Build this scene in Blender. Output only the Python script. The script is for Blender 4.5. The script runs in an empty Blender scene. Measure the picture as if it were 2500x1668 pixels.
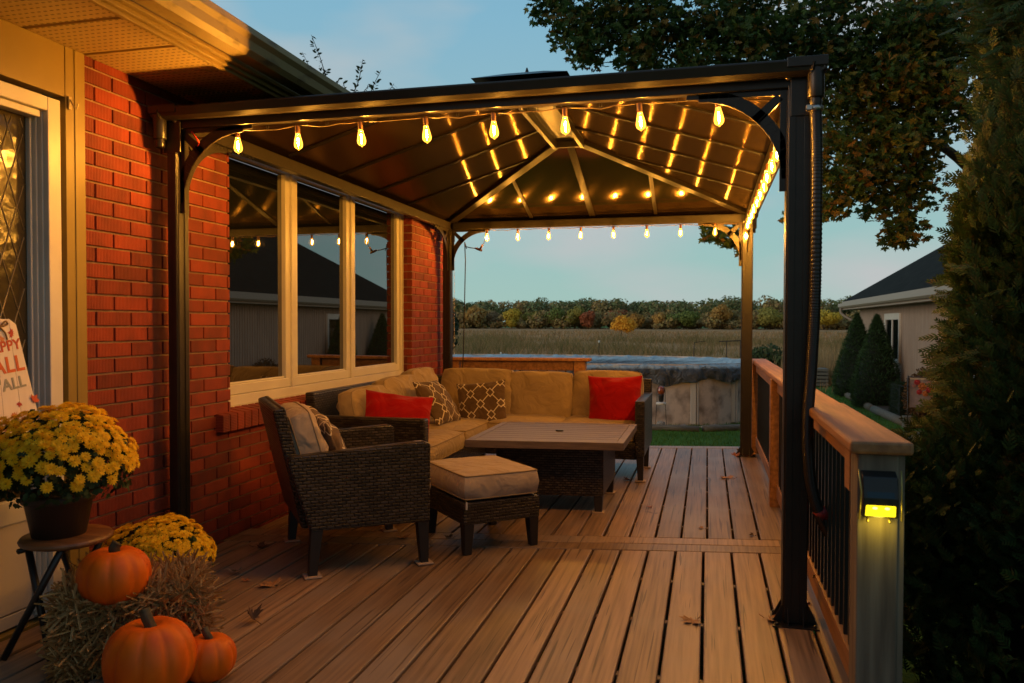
import bpy, math, random
import numpy as np
from mathutils import Vector, Matrix
R = math.radians
random.seed(7); rng = np.random.default_rng(7)
S = bpy.context.scene
COL = S.collection

# ------------------------------------------------------------------ camera
YAW, PITCH, ROLL, EYE = .24319, .02219, .002025, 1.25
cy, sy = math.cos(YAW), math.sin(YAW)
fw = Vector((-sy, cy, 0)); rt = Vector((cy, sy, 0)); up = Vector((0, 0, 1))
fw2 = fw*math.cos(PITCH) - up*math.sin(PITCH); up2 = up*math.cos(PITCH) + fw*math.sin(PITCH)
rr = rt*math.cos(ROLL) + up2*math.sin(ROLL); uu = up2*math.cos(ROLL) - rt*math.sin(ROLL)
cd = bpy.data.cameras.new('camera'); cam = bpy.data.objects.new('camera', cd); COL.objects.link(cam)
cam.matrix_world = Matrix(((rr.x, uu.x, -fw2.x, 0), (rr.y, uu.y, -fw2.y, 0), (rr.z, uu.z, -fw2.z, EYE), (0, 0, 0, 1)))
cd.sensor_width = 36; cd.lens = 36*1919.5/2500; cd.clip_start = .05; cd.clip_end = 3000
cd.dof.use_dof = True; cd.dof.focus_distance = 5.2; cd.dof.aperture_fstop = 5.0
S.camera = cam
# ------------------------------------------------------------------ world: dusk sky
W = bpy.data.worlds.new('World'); S.world = W; W.use_nodes = True
nt = W.node_tree; nd = nt.nodes; ln = nt.links; nd.clear()
out = nd.new('ShaderNodeOutputWorld'); bg = nd.new('ShaderNodeBackground'); ln.new(bg.outputs[0], out.inputs[0])
SUN_EL, SUN_ROT = R(2), R(233)
sky = nd.new('ShaderNodeTexSky'); sky.sky_type = 'NISHITA'; sky.sun_disc = False
sky.sun_elevation = SUN_EL; sky.sun_rotation = SUN_ROT; sky.ozone_density = 2.0; sky.dust_density = .6; sky.air_density = 1.0
tc = nd.new('ShaderNodeTexCoord'); sep = nd.new('ShaderNodeSeparateXYZ'); ln.new(tc.outputs['Generated'], sep.inputs[0])
grad = nd.new('ShaderNodeValToRGB'); ln.new(sep.outputs[2], grad.inputs[0])
cr = grad.color_ramp
cr.elements[0].position = 0.0; cr.elements[0].color = (.31, .46, .41, 1)
cr.elements[1].position = .75; cr.elements[1].color = (.06, .25, .46, 1)
for p, c in ((.10, (.275, .45, .44)), (.24, (.24, .41, .475)), (.36, (.19, .385, .505))):
    e = cr.elements.new(p); e.color = (*c, 1)
mp = nd.new('ShaderNodeMapping'); mp.inputs['Scale'].default_value = (1.6, 1.6, 4.5); mp.inputs['Location'].default_value = (.35, .1, .2)
ln.new(tc.outputs['Generated'], mp.inputs[0])
cn = nd.new('ShaderNodeTexNoise'); cn.inputs['Scale'].default_value = 1.7; cn.inputs['Detail'].default_value = 4; cn.inputs['Roughness'].default_value = .45
ln.new(mp.outputs[0], cn.inputs['Vector'])
crp = nd.new('ShaderNodeMapRange'); crp.inputs['From Min'].default_value = .41; crp.inputs['From Max'].default_value = .64
crp.inputs['To Max'].default_value = .9; ln.new(cn.outputs[0], crp.inputs[0])
mc = nd.new('ShaderNodeMix'); mc.data_type = 'RGBA'; mc.inputs['B'].default_value = (.44, .45, .455, 1)
ln.new(crp.outputs[0], mc.inputs['Factor']); ln.new(grad.outputs[0], mc.inputs['A'])
ms = nd.new('ShaderNodeVectorMath'); ms.operation = 'SCALE'; ms.inputs['Scale'].default_value = .05
ln.new(sky.outputs[0], ms.inputs[0])
ad = nd.new('ShaderNodeMix'); ad.data_type = 'RGBA'; ad.blend_type = 'MIX'; ad.inputs['Factor'].default_value = .06
ln.new(mc.outputs['Result'], ad.inputs['A']); ln.new(ms.outputs[0], ad.inputs['B'])
az = nd.new('ShaderNodeMapRange'); az.interpolation_type = 'SMOOTHSTEP'; az.inputs['From Min'].default_value = -.75; az.inputs['From Max'].default_value = .35; az.inputs['To Min'].default_value = .46
ln.new(sep.outputs[1], az.inputs[0]); azs = nd.new('ShaderNodeVectorMath'); azs.operation = 'SCALE'; ln.new(ad.outputs['Result'], azs.inputs[0]); ln.new(az.outputs[0], azs.inputs['Scale'])   # the eastern sky behind the camera is darker
ln.new(azs.outputs[0], bg.inputs[0]); bg.inputs[1].default_value = 1.26
sl = bpy.data.lights.new('sun', 'SUN'); so = bpy.data.objects.new('sun', sl); COL.objects.link(so)
sl.energy = 1.3; sl.angle = R(38); sl.color = (1, .84, .68)
so.rotation_euler = Vector((.8, .6, -math.tan(R(8)))).to_track_quat('-Z', 'Y').to_euler()
S.view_settings.view_transform = 'Standard'; S.view_settings.look = 'None'; S.view_settings.exposure = 0; S.view_settings.gamma = 1
S.cycles.use_denoising = True; S.cycles.sample_clamp_indirect = 3; S.cycles.max_bounces = 7; S.cycles.transparent_max_bounces = 16
S.cycles.caustics_refractive = False; S.cycles.caustics_reflective = False; S.cycles.use_light_tree = True

BULB_POWER = 6400
# ------------------------------------------------------------------ materials
def node(m, t, **k):
    n = m.node_tree.nodes.new(t)
    for a, b in k.items(): setattr(n, a, b)
    return n
def mat(name, base, rough=.6, metal=0., spec=.5, dark=None, nscale=6., stretch=(1, 1, 1), ramp=(.35, .7), island=0., bump=0., bscale=None, bstretch=None, trans=0., coat=0., detail=5.):
    m = bpy.data.materials.new(name); m.use_nodes = True
    N = m.node_tree.nodes; L = m.node_tree.links; P = N['Principled BSDF']
    P.inputs['Roughness'].default_value = rough; P.inputs['Metallic'].default_value = metal
    P.inputs['Specular IOR Level'].default_value = spec; P.inputs['Coat Weight'].default_value = coat
    P.inputs['Base Color'].default_value = (*base, 1)
    src = None
    T = node(m, 'ShaderNodeTexCoord')
    def mapped(sv):
        q = node(m, 'ShaderNodeMapping'); q.inputs['Scale'].default_value = sv; L.new(T.outputs['Object'], q.inputs[0])
        if island:
            g = node(m, 'ShaderNodeNewGeometry'); a = node(m, 'ShaderNodeVectorMath', operation='SCALE'); a.inputs[0].default_value = (37, 53, 91)
            L.new(g.outputs['Random Per Island'], a.inputs['Scale']); b = node(m, 'ShaderNodeVectorMath', operation='ADD')
            L.new(q.outputs[0], b.inputs[0]); L.new(a.outputs[0], b.inputs[1]); return b.outputs[0]
        return q.outputs[0]
    if dark is not None:
        n = node(m, 'ShaderNodeTexNoise'); n.inputs['Scale'].default_value = nscale; n.inputs['Detail'].default_value = detail
        L.new(mapped(stretch), n.inputs['Vector'])
        mr = node(m, 'ShaderNodeMapRange'); mr.inputs['From Min'].default_value = ramp[0]; mr.inputs['From Max'].default_value = ramp[1]
        L.new(n.outputs[0], mr.inputs[0])
        mx = node(m, 'ShaderNodeMix', data_type='RGBA'); mx.inputs['A'].default_value = (*dark, 1); mx.inputs['B'].default_value = (*base, 1)
        L.new(mr.outputs[0], mx.inputs['Factor']); src = mx.outputs['Result']
    if island:
        g = node(m, 'ShaderNodeNewGeometry'); mr = node(m, 'ShaderNodeMapRange')
        mr.inputs['To Min'].default_value = 1-island; mr.inputs['To Max'].default_value = 1+island
        L.new(g.outputs['Random Per Island'], mr.inputs[0])
        h = node(m, 'ShaderNodeVectorMath', operation='SCALE')
        if src is None: h.inputs[0].default_value = base
        else: L.new(src, h.inputs[0])
        L.new(mr.outputs[0], h.inputs['Scale']); src = h.outputs[0]
    if src is not None: L.new(src, P.inputs['Base Color'])
    if bump:
        n = node(m, 'ShaderNodeTexNoise'); n.inputs['Scale'].default_value = bscale or nscale; n.inputs['Detail'].default_value = 4
        L.new(mapped(bstretch or stretch), n.inputs['Vector'])
        b = node(m, 'ShaderNodeBump'); b.inputs['Strength'].default_value = min(1, bump*10); b.inputs['Distance'].default_value = bump*.1
        L.new(n.outputs[0], b.inputs['Height']); L.new(b.outputs[0], P.inputs['Normal'])
    if trans:
        P.inputs['Subsurface Weight'].default_value = 0
        tr = node(m, 'ShaderNodeBsdfTranslucent'); ms_ = node(m, 'ShaderNodeMixShader'); ms_.inputs[0].default_value = trans
        if src is not None: L.new(src, tr.inputs[0])
        else: tr.inputs[0].default_value = (*base, 1)
        L.new(P.outputs[0], ms_.inputs[1]); L.new(tr.outputs[0], ms_.inputs[2]); L.new(ms_.outputs[0], N['Material Output'].inputs[0])
    return m
def leafmat(name, cols, rough=.5, trans=.3):
    """one colour per leaf: random per island through a ramp"""
    m = bpy.data.materials.new(name); m.use_nodes = True
    N = m.node_tree.nodes; L = m.node_tree.links; P = N['Principled BSDF']; P.inputs['Roughness'].default_value = rough
    P.inputs['Specular IOR Level'].default_value = .25
    g = node(m, 'ShaderNodeNewGeometry'); r = node(m, 'ShaderNodeValToRGB'); L.new(g.outputs['Random Per Island'], r.inputs[0])
    e = r.color_ramp.elements
    while len(e) < len(cols): e.new(.5)
    for i, c in enumerate(cols): e[i].position = i/max(1, len(cols)-1); e[i].color = (*c, 1)
    L.new(r.outputs[0], P.inputs['Base Color'])
    tr = node(m, 'ShaderNodeBsdfTranslucent'); L.new(r.outputs[0], tr.inputs[0])
    mx = node(m, 'ShaderNodeMixShader'); mx.inputs[0].default_value = trans
    L.new(P.outputs[0], mx.inputs[1]); L.new(tr.outputs[0], mx.inputs[2]); L.new(mx.outputs[0], N['Material Output'].inputs[0])
    return m
def emit(name, c, s):
    m = bpy.data.materials.new(name); m.use_nodes = True; N = m.node_tree.nodes; N.remove(N['Principled BSDF'])
    e = node(m, 'ShaderNodeEmission'); e.inputs[0].default_value = (*c, 1); e.inputs[1].default_value = s
    m.node_tree.links.new(e.outputs[0], N['Material Output'].inputs[0]); return m
# ------------------------------------------------------------------ mesh helpers
class MB:
    def __init__(s): s.v = []; s.f = []; s.sm = []
    def add(s, vs, fs, smooth=False):
        o = len(s.v); s.v += [tuple(map(float, p)) for p in vs]; s.f += [tuple(i+o for i in f) for f in fs]; s.sm += [smooth]*len(fs); return s
    def box(s, x0, x1, y0, y1, z0, z1):
        return s.add([(x0, y0, z0), (x1, y0, z0), (x1, y1, z0), (x0, y1, z0), (x0, y0, z1), (x1, y0, z1), (x1, y1, z1), (x0, y1, z1)],
            [(3, 2, 1, 0), (4, 5, 6, 7), (0, 1, 5, 4), (1, 2, 6, 5), (2, 3, 7, 6), (3, 0, 4, 7)])
    def hexa(s, p):   # 8 points: bottom 4 (ccw), top 4
        return s.add(p, [(3, 2, 1, 0), (4, 5, 6, 7), (0, 1, 5, 4), (1, 2, 6, 5), (2, 3, 7, 6), (3, 0, 4, 7)])
    def bar(s, p, q, w, h, upv=(0, 0, 1), w2=None, h2=None):
        p = Vector(p); q = Vector(q); d = (q-p).normalized(); u = Vector(upv)
        a = d.cross(u).normalized(); b = a.cross(d); w2 = w2 or w; h2 = h2 or h
        P = []
        for c, ww, hh in ((p, w, h), (q, w2, h2)):
            P += [c-a*ww/2-b*hh/2, c+a*ww/2-b*hh/2, c+a*ww/2+b*hh/2, c-a*ww/2+b*hh/2]
        return s.hexa(P)
    def tube(s, pts, r, n=8, cap=True):
        pts = [Vector(p) for p in pts]; rs = r if isinstance(r, (list, tuple)) else [r]*len(pts)
        V = []; F = []; a = None
        for i, p in enumerate(pts):
            d = (pts[min(i+1, len(pts)-1)]-pts[max(i-1, 0)]).normalized()
            if a is None: a = d.orthogonal().normalized()
            a = (a-d*a.dot(d)); a = a.normalized() if a.length > 1e-6 else d.orthogonal().normalized()
            b = d.cross(a)
            for k in range(n):
                t = 2*math.pi*k/n; V.append(p+(a*math.cos(t)+b*math.sin(t))*rs[i])
        for i in range(len(pts)-1):
            for k in range(n): F.append((i*n+k, i*n+(k+1) % n, (i+1)*n+(k+1) % n, (i+1)*n+k))
        if cap: F.append(tuple(range(n))[::-1]); F.append(tuple((len(pts)-1)*n+k for k in range(n)))
        return s.add(V, F, True)
    def lathe(s, prof, c=(0, 0, 0), n=24, rib=None):
        V = []; F = []
        for r, z in prof:
            for k in range(n):
                t = 2*math.pi*k/n; q = r*(rib(t, z) if rib else 1)
                V.append((c[0]+q*math.cos(t), c[1]+q*math.sin(t), c[2]+z))
        for i in range(len(prof)-1):
            for k in range(n): F.append((i*n+k, i*n+(k+1) % n, (i+1)*n+(k+1) % n, (i+1)*n+k))
        if prof[0][0] > 1e-4: F.append(tuple(range(n))[::-1])
        if prof[-1][0] > 1e-4: F.append(tuple((len(prof)-1)*n+k for k in range(n)))
        return s.add(V, F, True)
    def prism(s, poly, to3, d):   # poly 2D, to3(u,v,w) -> point
        n = len(poly); V = [to3(u, v, 0) for u, v in poly]+[to3(u, v, d) for u, v in poly]
        return s.add(V, [tuple(range(n))[::-1], tuple(range(n, 2*n))]+[(i, (i+1) % n, n+(i+1) % n, n+i) for i in range(n)])
    def xf(s, M, a=0):
        for i in range(a, len(s.v)): s.v[i] = tuple(M @ Vector(s.v[i]))
        return s
ORG = {}
def mesh(name, mb, m):
    me = bpy.data.meshes.new(name); me.from_pydata(mb.v, [], mb.f); me.polygons.foreach_set('use_smooth', mb.sm)
    if m: me.materials.append(m)
    me.update(); return me
def link(name, me, parent=None, bevel=0., label=None, smooth_angle=None):
    o = bpy.data.objects.new(name, me); COL.objects.link(o)
    if parent is not None:
        o.parent = parent
        if parent.name in ORG: o.location = -ORG[parent.name]
    if bevel:
        b = o.modifiers.new('bevel', 'BEVEL'); b.width = bevel; b.segments = 2; b.limit_method = 'ANGLE'; b.angle_limit = R(40)
    if label: o['label'] = label
    return o
def obj(name, mb, m, parent=None, bevel=0., label=None):
    return link(name, mesh(name, mb, m), parent, bevel, label)
def tag(o, label, cat, group=None, kind=None):
    o['label'] = label; o['category'] = cat
    if group: o['group'] = group
    if kind: o['kind'] = kind
    return o
def struct(name, mb, m, bevel=0.):
    o = obj(name, mb, m, None, bevel); o['kind'] = 'structure'; return o
def thing(name, label, cat, loc=(0, 0, 0), rotz=0., group=None, world=True):
    o = bpy.data.objects.new(name, None); COL.objects.link(o); o.location = loc; o.rotation_euler[2] = rotz; o.empty_display_size = .1
    tag(o, label, cat, group)
    if world: ORG[o.name] = Vector(loc)
    return o
def dup(root, label, loc=None, rotz=None, group=None):
    def cp(o, par):
        c = o.copy(); COL.objects.link(c)
        if par is not None: c.parent = par
        for ch in [x for x in bpy.data.objects if x.parent == o]: cp(ch, c)
        return c
    c = cp(root, None)
    c['label'] = label
    if group: c['group'] = group
    if loc is not None: c.location = loc
    if rotz is not None: c.rotation_euler[2] = rotz
    return c
def npmesh(name, V, F, m, smooth=False):
    me = bpy.data.meshes.new(name); k = F.shape[1]
    me.vertices.add(len(V)); me.vertices.foreach_set('co', V.astype(np.float32).ravel())
    me.loops.add(F.size); me.loops.foreach_set('vertex_index', F.astype(np.int32).ravel())
    me.polygons.add(len(F)); me.polygons.foreach_set('loop_start', np.arange(0, F.size, k, dtype=np.int32))
    me.polygons.foreach_set('use_smooth', np.full(len(F), smooth))
    me.materials.append(m); me.update(calc_edges=True); return me
def unit(a): return a/np.maximum(np.linalg.norm(a, axis=-1, keepdims=True), 1e-9)
def scatter(tv, tf, pos, xax, nrm, sc):
    """copies of a template leaf (x along leaf, z = normal) at pos"""
    z = unit(nrm); x = unit(xax-z*np.sum(xax*z, -1, keepdims=True)); y = np.cross(z, x)
    n, k = len(pos), len(tv); sc = np.broadcast_to(np.asarray(sc, float), (n,))
    V = pos[:, None]+(tv[None, :, 0:1]*x[:, None]+tv[None, :, 1:2]*y[:, None]+tv[None, :, 2:3]*z[:, None])*sc[:, None, None]
    F = (tf[None]+(np.arange(n)*k)[:, None, None]).reshape(-1, tf.shape[1])
    return V.reshape(-1, 3), F
def rdir(n): return unit(rng.normal(size=(n, 3)))

# shared materials
wood = mat('deck_wood', (.32, .197, .11), .48, dark=(.145, .086, .048), nscale=4.6, stretch=(13, .40, 13), ramp=(.27, .64), island=.3, bump=.025, bscale=12, bstretch=(14, .5, 14), detail=9)
def weather(m, crack=(.05, .028, .018)):
    # hairline checks along the grain, knots and faint grey weathering blotches
    N = m.node_tree.nodes; L = m.node_tree.links; P = N['Principled BSDF']
    old = [l for l in L if l.to_socket == P.inputs['Base Color']][0].from_socket
    T = node(m, 'ShaderNodeTexCoord'); g = node(m, 'ShaderNodeNewGeometry'); a = node(m, 'ShaderNodeVectorMath', operation='SCALE'); a.inputs[0].default_value = (17, 29, 5); L.new(g.outputs['Random Per Island'], a.inputs['Scale'])
    def lay(sv, sc, lo, hi, colr, amt, det=3, dist=0.):
        nonlocal old
        q = node(m, 'ShaderNodeMapping'); q.inputs['Scale'].default_value = sv; L.new(T.outputs['Object'], q.inputs[0])
        b = node(m, 'ShaderNodeVectorMath', operation='ADD'); L.new(q.outputs[0], b.inputs[0]); L.new(a.outputs[0], b.inputs[1])
        n = node(m, 'ShaderNodeTexNoise'); n.inputs['Scale'].default_value = sc; n.inputs['Detail'].default_value = det; n.inputs['Distortion'].default_value = dist; L.new(b.outputs[0], n.inputs['Vector'])
        r = node(m, 'ShaderNodeMapRange'); r.inputs['From Min'].default_value = lo; r.inputs['From Max'].default_value = hi; r.inputs['To Max'].default_value = amt; L.new(n.outputs[0], r.inputs[0])
        x = node(m, 'ShaderNodeMix', data_type='RGBA'); x.inputs['B'].default_value = (*colr, 1); L.new(r.outputs[0], x.inputs['Factor']); L.new(old, x.inputs['A']); old = x.outputs['Result']
    lay((1, 1, 1), 1.6, .46, .7, (.27, .215, .17), .7)
    lay((75, 1.5, 75), 1., .655, .69, crack, .75, 1, .4)
    lay((6, 3.2, 6), 1.4, .74, .80, (.09, .045, .025), .75, 2)
    L.new(old, P.inputs['Base Color'])
weather(wood)
railwood = mat('rail_wood', (.46, .215, .08), .6, dark=(.25, .11, .04), nscale=3, stretch=(12, .7, 12), island=.12, bump=.03, bscale=8)
postwood = mat('post_wood', (.26, .21, .15), .7, dark=(.12, .09, .065), nscale=3, stretch=(11, 11, .7), island=.1, bump=.03, bscale=7)
metal_dk = mat('dark_metal', (.024, .019, .014), .36, spec=.4, dark=(.018, .014, .010), nscale=20, island=.05)
metal_rf = mat('rafter_metal', (.016, .012, .008), .42, spec=.12)
metal_bl = mat('black_metal', (.012, .012, .013), .35)
black_wood = mat('black_leg', (.018, .015, .013), .4)
white_v = mat('white_vinyl', (.74, .70, .62), .35, dark=(.66, .61, .53), nscale=4)
rubber = mat('black_rubber', (.012, .011, .01), .55)
coaster = mat('pale_pad', (.45, .32, .22), .7)

# ------------------------------------------------------------------ ground, lawn, field
lawn = mat('lawn', (.075, .165, .022), .9, spec=.1, dark=(.045, .10, .016), nscale=1.3, ramp=(.3, .7), bump=.1, bscale=60)
struct('ground', MB().add([(-2000, -60, -.62), (2000, -60, -.62), (2000, 2600, -.62), (-2000, 2600, -.62)], [(0, 1, 2, 3)]), lawn)
fieldm = mat('field_soil', (.46, .25, .115), .95, spec=.05, dark=(.27, .155, .06), nscale=.16, stretch=(1, .45, 1), ramp=(.36, .62), detail=9)
struct('field', MB().add([(-420, 27, -.612), (420, 27, -.612), (420, 395, -.612), (-420, 395, -.612)], [(0, 1, 2, 3)]), fieldm)

def blades(n, xr, yr, h, w, ypow=1., lean=.35, patch=0):
    x = rng.uniform(*xr, n); y = yr[0]+(yr[1]-yr[0])*rng.random(n)**ypow
    if patch > .55:      # grows in drifts
        k = np.sin(x*.23+2*np.sin(y*.09))+np.sin(y*.17+1.5*np.sin(x*.13))+.7*np.sin(x*.61-y*.33) > -.35+.5*rng.random(n); x, y = x[k], y[k]; n = len(x)
    b = np.stack([x, y, np.full(n, -.62)], 1); a = rng.uniform(0, 2*np.pi, n); hh = h*(.45+.75*rng.random(n))*(1+patch*np.sin(x*.9+1.3*np.sin(y*.31))*np.sin(y*.55+np.sin(x*.4)))
    d = np.stack([np.cos(a), np.sin(a), 0*a], 1); ww = (w*(.6+.8*rng.random(n)))[:, None]
    t = b+np.stack([rng.normal(0, lean, n)*hh, rng.normal(0, lean, n)*hh, hh], 1)
    V = np.stack([b-d*ww/2, b+d*ww/2, t], 1).reshape(-1, 3); F = np.arange(3*n).reshape(n, 3)
    return V, F
lawn_blade = leafmat('lawn_blade', [(.05, .12, .015), (.08, .19, .025), (.115, .21, .035)], .6, .3)
Va, Fa = blades(42000, (-2.2, 3.6), (8.4, 24), .06, .012, 1.6)
o = link('grass', npmesh('grass', Va, Fa, lawn_blade)); tag(o, 'short green lawn grass between the deck, the pool and the garage', 'grass', kind='stuff')
weed_dk = leafmat('dark_weed', [(.15, .12, .04), (.30, .18, .07), (.13, .135, .04), (.42, .26, .11), (.20, .17, .055)], .8, .35)
weed = leafmat('dry_weed', [(.20, .10, .04), (.46, .24, .10), (.60, .35, .17), (.33, .20, .06), (.19, .15, .04)], .8, .35)
vs = []; fs = []; off = 0
for n, xr, yr, h, w, pw in ((6000, (-13, 11), (22.5, 34), .55, .016, 1), (9000, (-28, 14), (27, 75), .55, .03, 1.4), (18000, (-80, 45), (80, 200), .5, .10, 1.3)):
    V, F = blades(n, xr, yr, h, w, pw, .38, .45); vs.append(V); fs.append(F+off); off += len(V)
o = link('field_weeds', npmesh('field_weeds', np.concatenate(vs), np.concatenate(fs), weed)); tag(o, 'tall dry brown weeds covering the open field behind the pool', 'weeds', kind='stuff')
Vd, Fd = blades(52000, (-48, 26), (32, 92), .75, .05, 1.15, .5, .75)
o = link('rough_weeds', npmesh('rough_weeds', Vd, Fd, weed_dk)); tag(o, 'dark olive and brown rough weeds over the near half of the field behind the pool', 'weeds', kind='stuff')
reed = leafmat('reed', [(.32, .2, .08), (.48, .33, .16), (.38, .23, .1)], .8, .3)
V1, F1 = blades(2600, (2.2, 6.5), (25.5, 30), 1.15, .03, 1, .1); 
o = link('reeds', npmesh('reeds', V1, F1, reed)); tag(o, 'patch of tall tan reeds at the lawn edge beside the garage corner', 'reeds', kind='stuff')

# ------------------------------------------------------------------ deck
PITCHB = .1487; BW = .1368
def cross_near(x): return 4.25+.168*(x+1.065)
def cross_far(x): return cross_near(x)+.272
def deck_end(x): return 8.03+.2*(x+.57)
dk = MB()
def board(x0, x1, ya, yb, z1=0., t=.028):
    dk.hexa([(x0, ya(x0), z1-t), (x1, ya(x1), z1-t), (x1, yb(x1), z1-t), (x0, yb(x0), z1-t), (x0, ya(x0), z1), (x1, ya(x1), z1), (x1, yb(x1), z1), (x0, yb(x0), z1)])
x = -1.05+.0045
k0 = -12
for k in range(k0, 11):
    xa = x+k*PITCHB; xb = xa+BW
    if xa < -2.74: continue
    if xb > .44: xb = .44
    if xb-xa < .03: continue
    dz = random.uniform(-.0015, .0015)
    board(xa, xb, lambda q: -1.2, lambda q: cross_near(q)-.004, dz)
    board(xa+.02, xb+.02 if xb < .43 else xb, lambda q: cross_far(q)+.004, lambda q: deck_end(q)-.005, dz)
board(.443, .60, lambda q: -1.2, lambda q: deck_end(q))
for a, b in ((0, .133), (.139, .272)):
    dk.hexa([(xx, cross_near(xx)+c, z) for z in (-.028, 0.001) for xx, c in ((-2.70, a), (.435, a), (.435, b), (-2.70, b))])
dk.hexa([(xx, deck_end(xx)+c, z) for z in (-.028, .001) for xx, c in ((-2.7, 0), (.6, 0), (.6, .15), (-2.7, .15))])
dk.hexa([(xx, deck_end(xx)+c, z) for z in (-.3, -.03) for xx, c in ((-2.7, .09), (.6, .09), (.6, .13), (-2.7, .13))])
dk.box(.555, .595, -1.2, 7.9, -.3, -.03)
for yy in np.arange(-1, 8, .55): dk.box(-2.7, .55, yy, yy+.04, -.2, -.029)
struct('deck', dk, wood, .0055)
stepb = MB()
for i in range(4): stepb.box(-.35, 1.5, 8.62+i*.15, 8.62+i*.15+.142, -.33, -.3)
stepb.box(-.3, 1.45, 8.62, 9.2, -.6, -.332)
o = obj('step', stepb, wood, None, .003); tag(o, 'low weathered board step on the lawn just past the deck end', 'step')

# ------------------------------------------------------------------ house
XW = -2.72
BH, BL = .0733, .2265
brick = mat('brick', (.265, .033, .010), .75, dark=(.15, .018, .007), nscale=9, stretch=(1, 1, .6), ramp=(.3, .7), island=.28, bump=.02, bscale=60)
# combed vertical scratches of the brick face
def comb(m, axis):
    N = m.node_tree.nodes; L = m.node_tree.links
    T = node(m, 'ShaderNodeTexCoord'); w = node(m, 'ShaderNodeTexWave'); w.bands_direction = axis
    w.inputs['Scale'].default_value = 34; w.inputs['Distortion'].default_value = 1.2; w.inputs['Detail'].default_value = 2; w.inputs['Detail Scale'].default_value = 2
    L.new(T.outputs['Object'], w.inputs['Vector']); b = node(m, 'ShaderNodeBump'); b.inputs['Strength'].default_value = .55; b.inputs['Distance'].default_value = .004
    L.new(w.outputs[1], b.inputs['Height']); old = [l for l in L if l.to_socket == N['Principled BSDF'].inputs['Normal']]
    if old: L.new(old[0].from_socket, b.inputs['Normal'])
    L.new(b.outputs[0], N['Principled BSDF'].inputs['Normal'])
comb(brick, 'Y')
brick_s = brick.copy(); brick_s.name = 'sill_brick'
for n in brick_s.node_tree.nodes:
    if n.type == 'TEX_WAVE': n.bands_direction = 'Z'
mortar = mat('mortar', (.34, .225, .15), .9, dark=(.25, .16, .11), nscale=30, bump=.03)
cream = mat('cream_trim', (.30, .205, .05), .45, dark=(.265, .18, .043), nscale=3)
house = thing('house', 'red brick house with cream trim and a wide eave along the left of the deck', 'house', (XW-2, 5, -.6))
Y0, Y1, ZT = 2.975, 8.24, 2.452
WY0, WY1, WZ0, WZ1 = 4.085, 7.02, .735, 2.40     # window opening
bk = MB(); mo = MB()
def bricks(face_x, y0, y1, z0, z1, off=0., depth=.05):
    r0 = math.floor((z0-(-.30))/BH)
    r = r0
    while -.30+r*BH < z1-.01:
        za = max(z0, -.30+r*BH); zb = min(z1, -.30+r*BH+BH-.010)
        s = (r % 2)*BL/2+off
        n0 = math.floor((y0-s)/BL)
        n = n0
        while s+n*BL < y1:
            ya = max(y0, s+n*BL); yb = min(y1, s+n*BL+BL-.010)
            if yb-ya > .012 and zb-za > .012:
                d = random.uniform(-.0012, .0012)
                bk.box(face_x-depth, face_x+d, ya, yb, za, zb)
            n += 1
        r += 1
OFF = 2.955-.02
bricks(XW, Y0, WY0, -.3, ZT, OFF); bricks(XW, WY1, Y1, -.3, ZT, OFF)
bricks(XW, WY0, WY1, -.3, WZ0-.10, OFF); bricks(XW, WY0, WY1, WZ1, ZT, OFF)
# reveal bricks at the right jamb of the window and the far corner of the house
for r in range(40):
    za = -.30+r*BH; zb = za+BH-.01
    if za > WZ0-.02 and zb < WZ1+.02: bk.box(XW-.15, XW-.052, WY1+(.0 if r % 2 else .001), WY1+.09, za, zb)
    if zb < ZT:
        for q in range(5): bk.box(XW-.06-q*BL-BL+.01, XW-.06-q*BL, Y1-.05, Y1+.001*(r % 2), za, zb)
mo.box(XW-.10, XW-.0115, Y0, WY0-.004, -.6, ZT); mo.box(XW-.10, XW-.0115, WY1+.006, Y1-.008, -.6, ZT)
mo.box(XW-.10, XW-.0115, WY0-.004, WY1+.006, -.6, WZ0-.11); mo.box(XW-.10, XW-.0115, WY0-.004, WY1+.006, WZ1+.004, ZT)
mo.box(XW-4, XW-.10, Y1-.2, Y1-.008, -.6, ZT)
wall = obj('brick_wall', bk, brick, house, .0025)
obj('mortar', mo, mortar, wall)
sb = MB(); yy = WY0-.145
while yy < 6.9:
    sb.hexa([(XW-.08, yy, .625), (XW+.05, yy, .625), (XW+.05, yy+.063, .625), (XW-.08, yy+.063, .625), (XW-.08, yy, .745), (XW+.05, yy, .725), (XW+.05, yy+.063, .725), (XW-.08, yy+.063, .745)]); yy += .0735
obj('sill', sb, brick_s, house, .004)
ms2 = MB().box(XW-.03, XW+.042, WY0-.14, 6.92, .632, .722); obj('sill_mortar', ms2, mortar, house)
# window: white frame with three sashes
FX = XW-.085
win = MB(); wy0, wy1 = WY0-.12, WY1+.005
win.box(FX-.07, FX, wy0, wy1, WZ0+.012, WZ0+.075); win.box(FX-.07, FX, wy0, wy1, WZ1-.06, WZ1)
win.box(FX-.07, FX+.012, wy0, wy1, WZ0-.012, WZ0+.010)
win.box(FX-.02, FX+.03, wy0, wy1, WZ0-.03, WZ0-.013)
win.box(FX-.07, FX, wy0, wy0+.07, WZ0+.075, WZ1-.06); win.box(FX-.07, FX, wy1-.075, wy1, WZ0+.075, WZ1-.06)
mull = (4.965, 5.905)
for c in mull: win.box(FX-.07, FX+.001, c-.016, c+.016, WZ0+.075, WZ1-.06)
wf = obj('window', win, white_v, house, .003)
edges = [wy0+.07, mull[0]-.016, mull[0]+.016, mull[1]-.016, mull[1]+.016, wy1-.075]
glass = bpy.data.materials.new('window_glass'); glass.use_nodes = True
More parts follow.
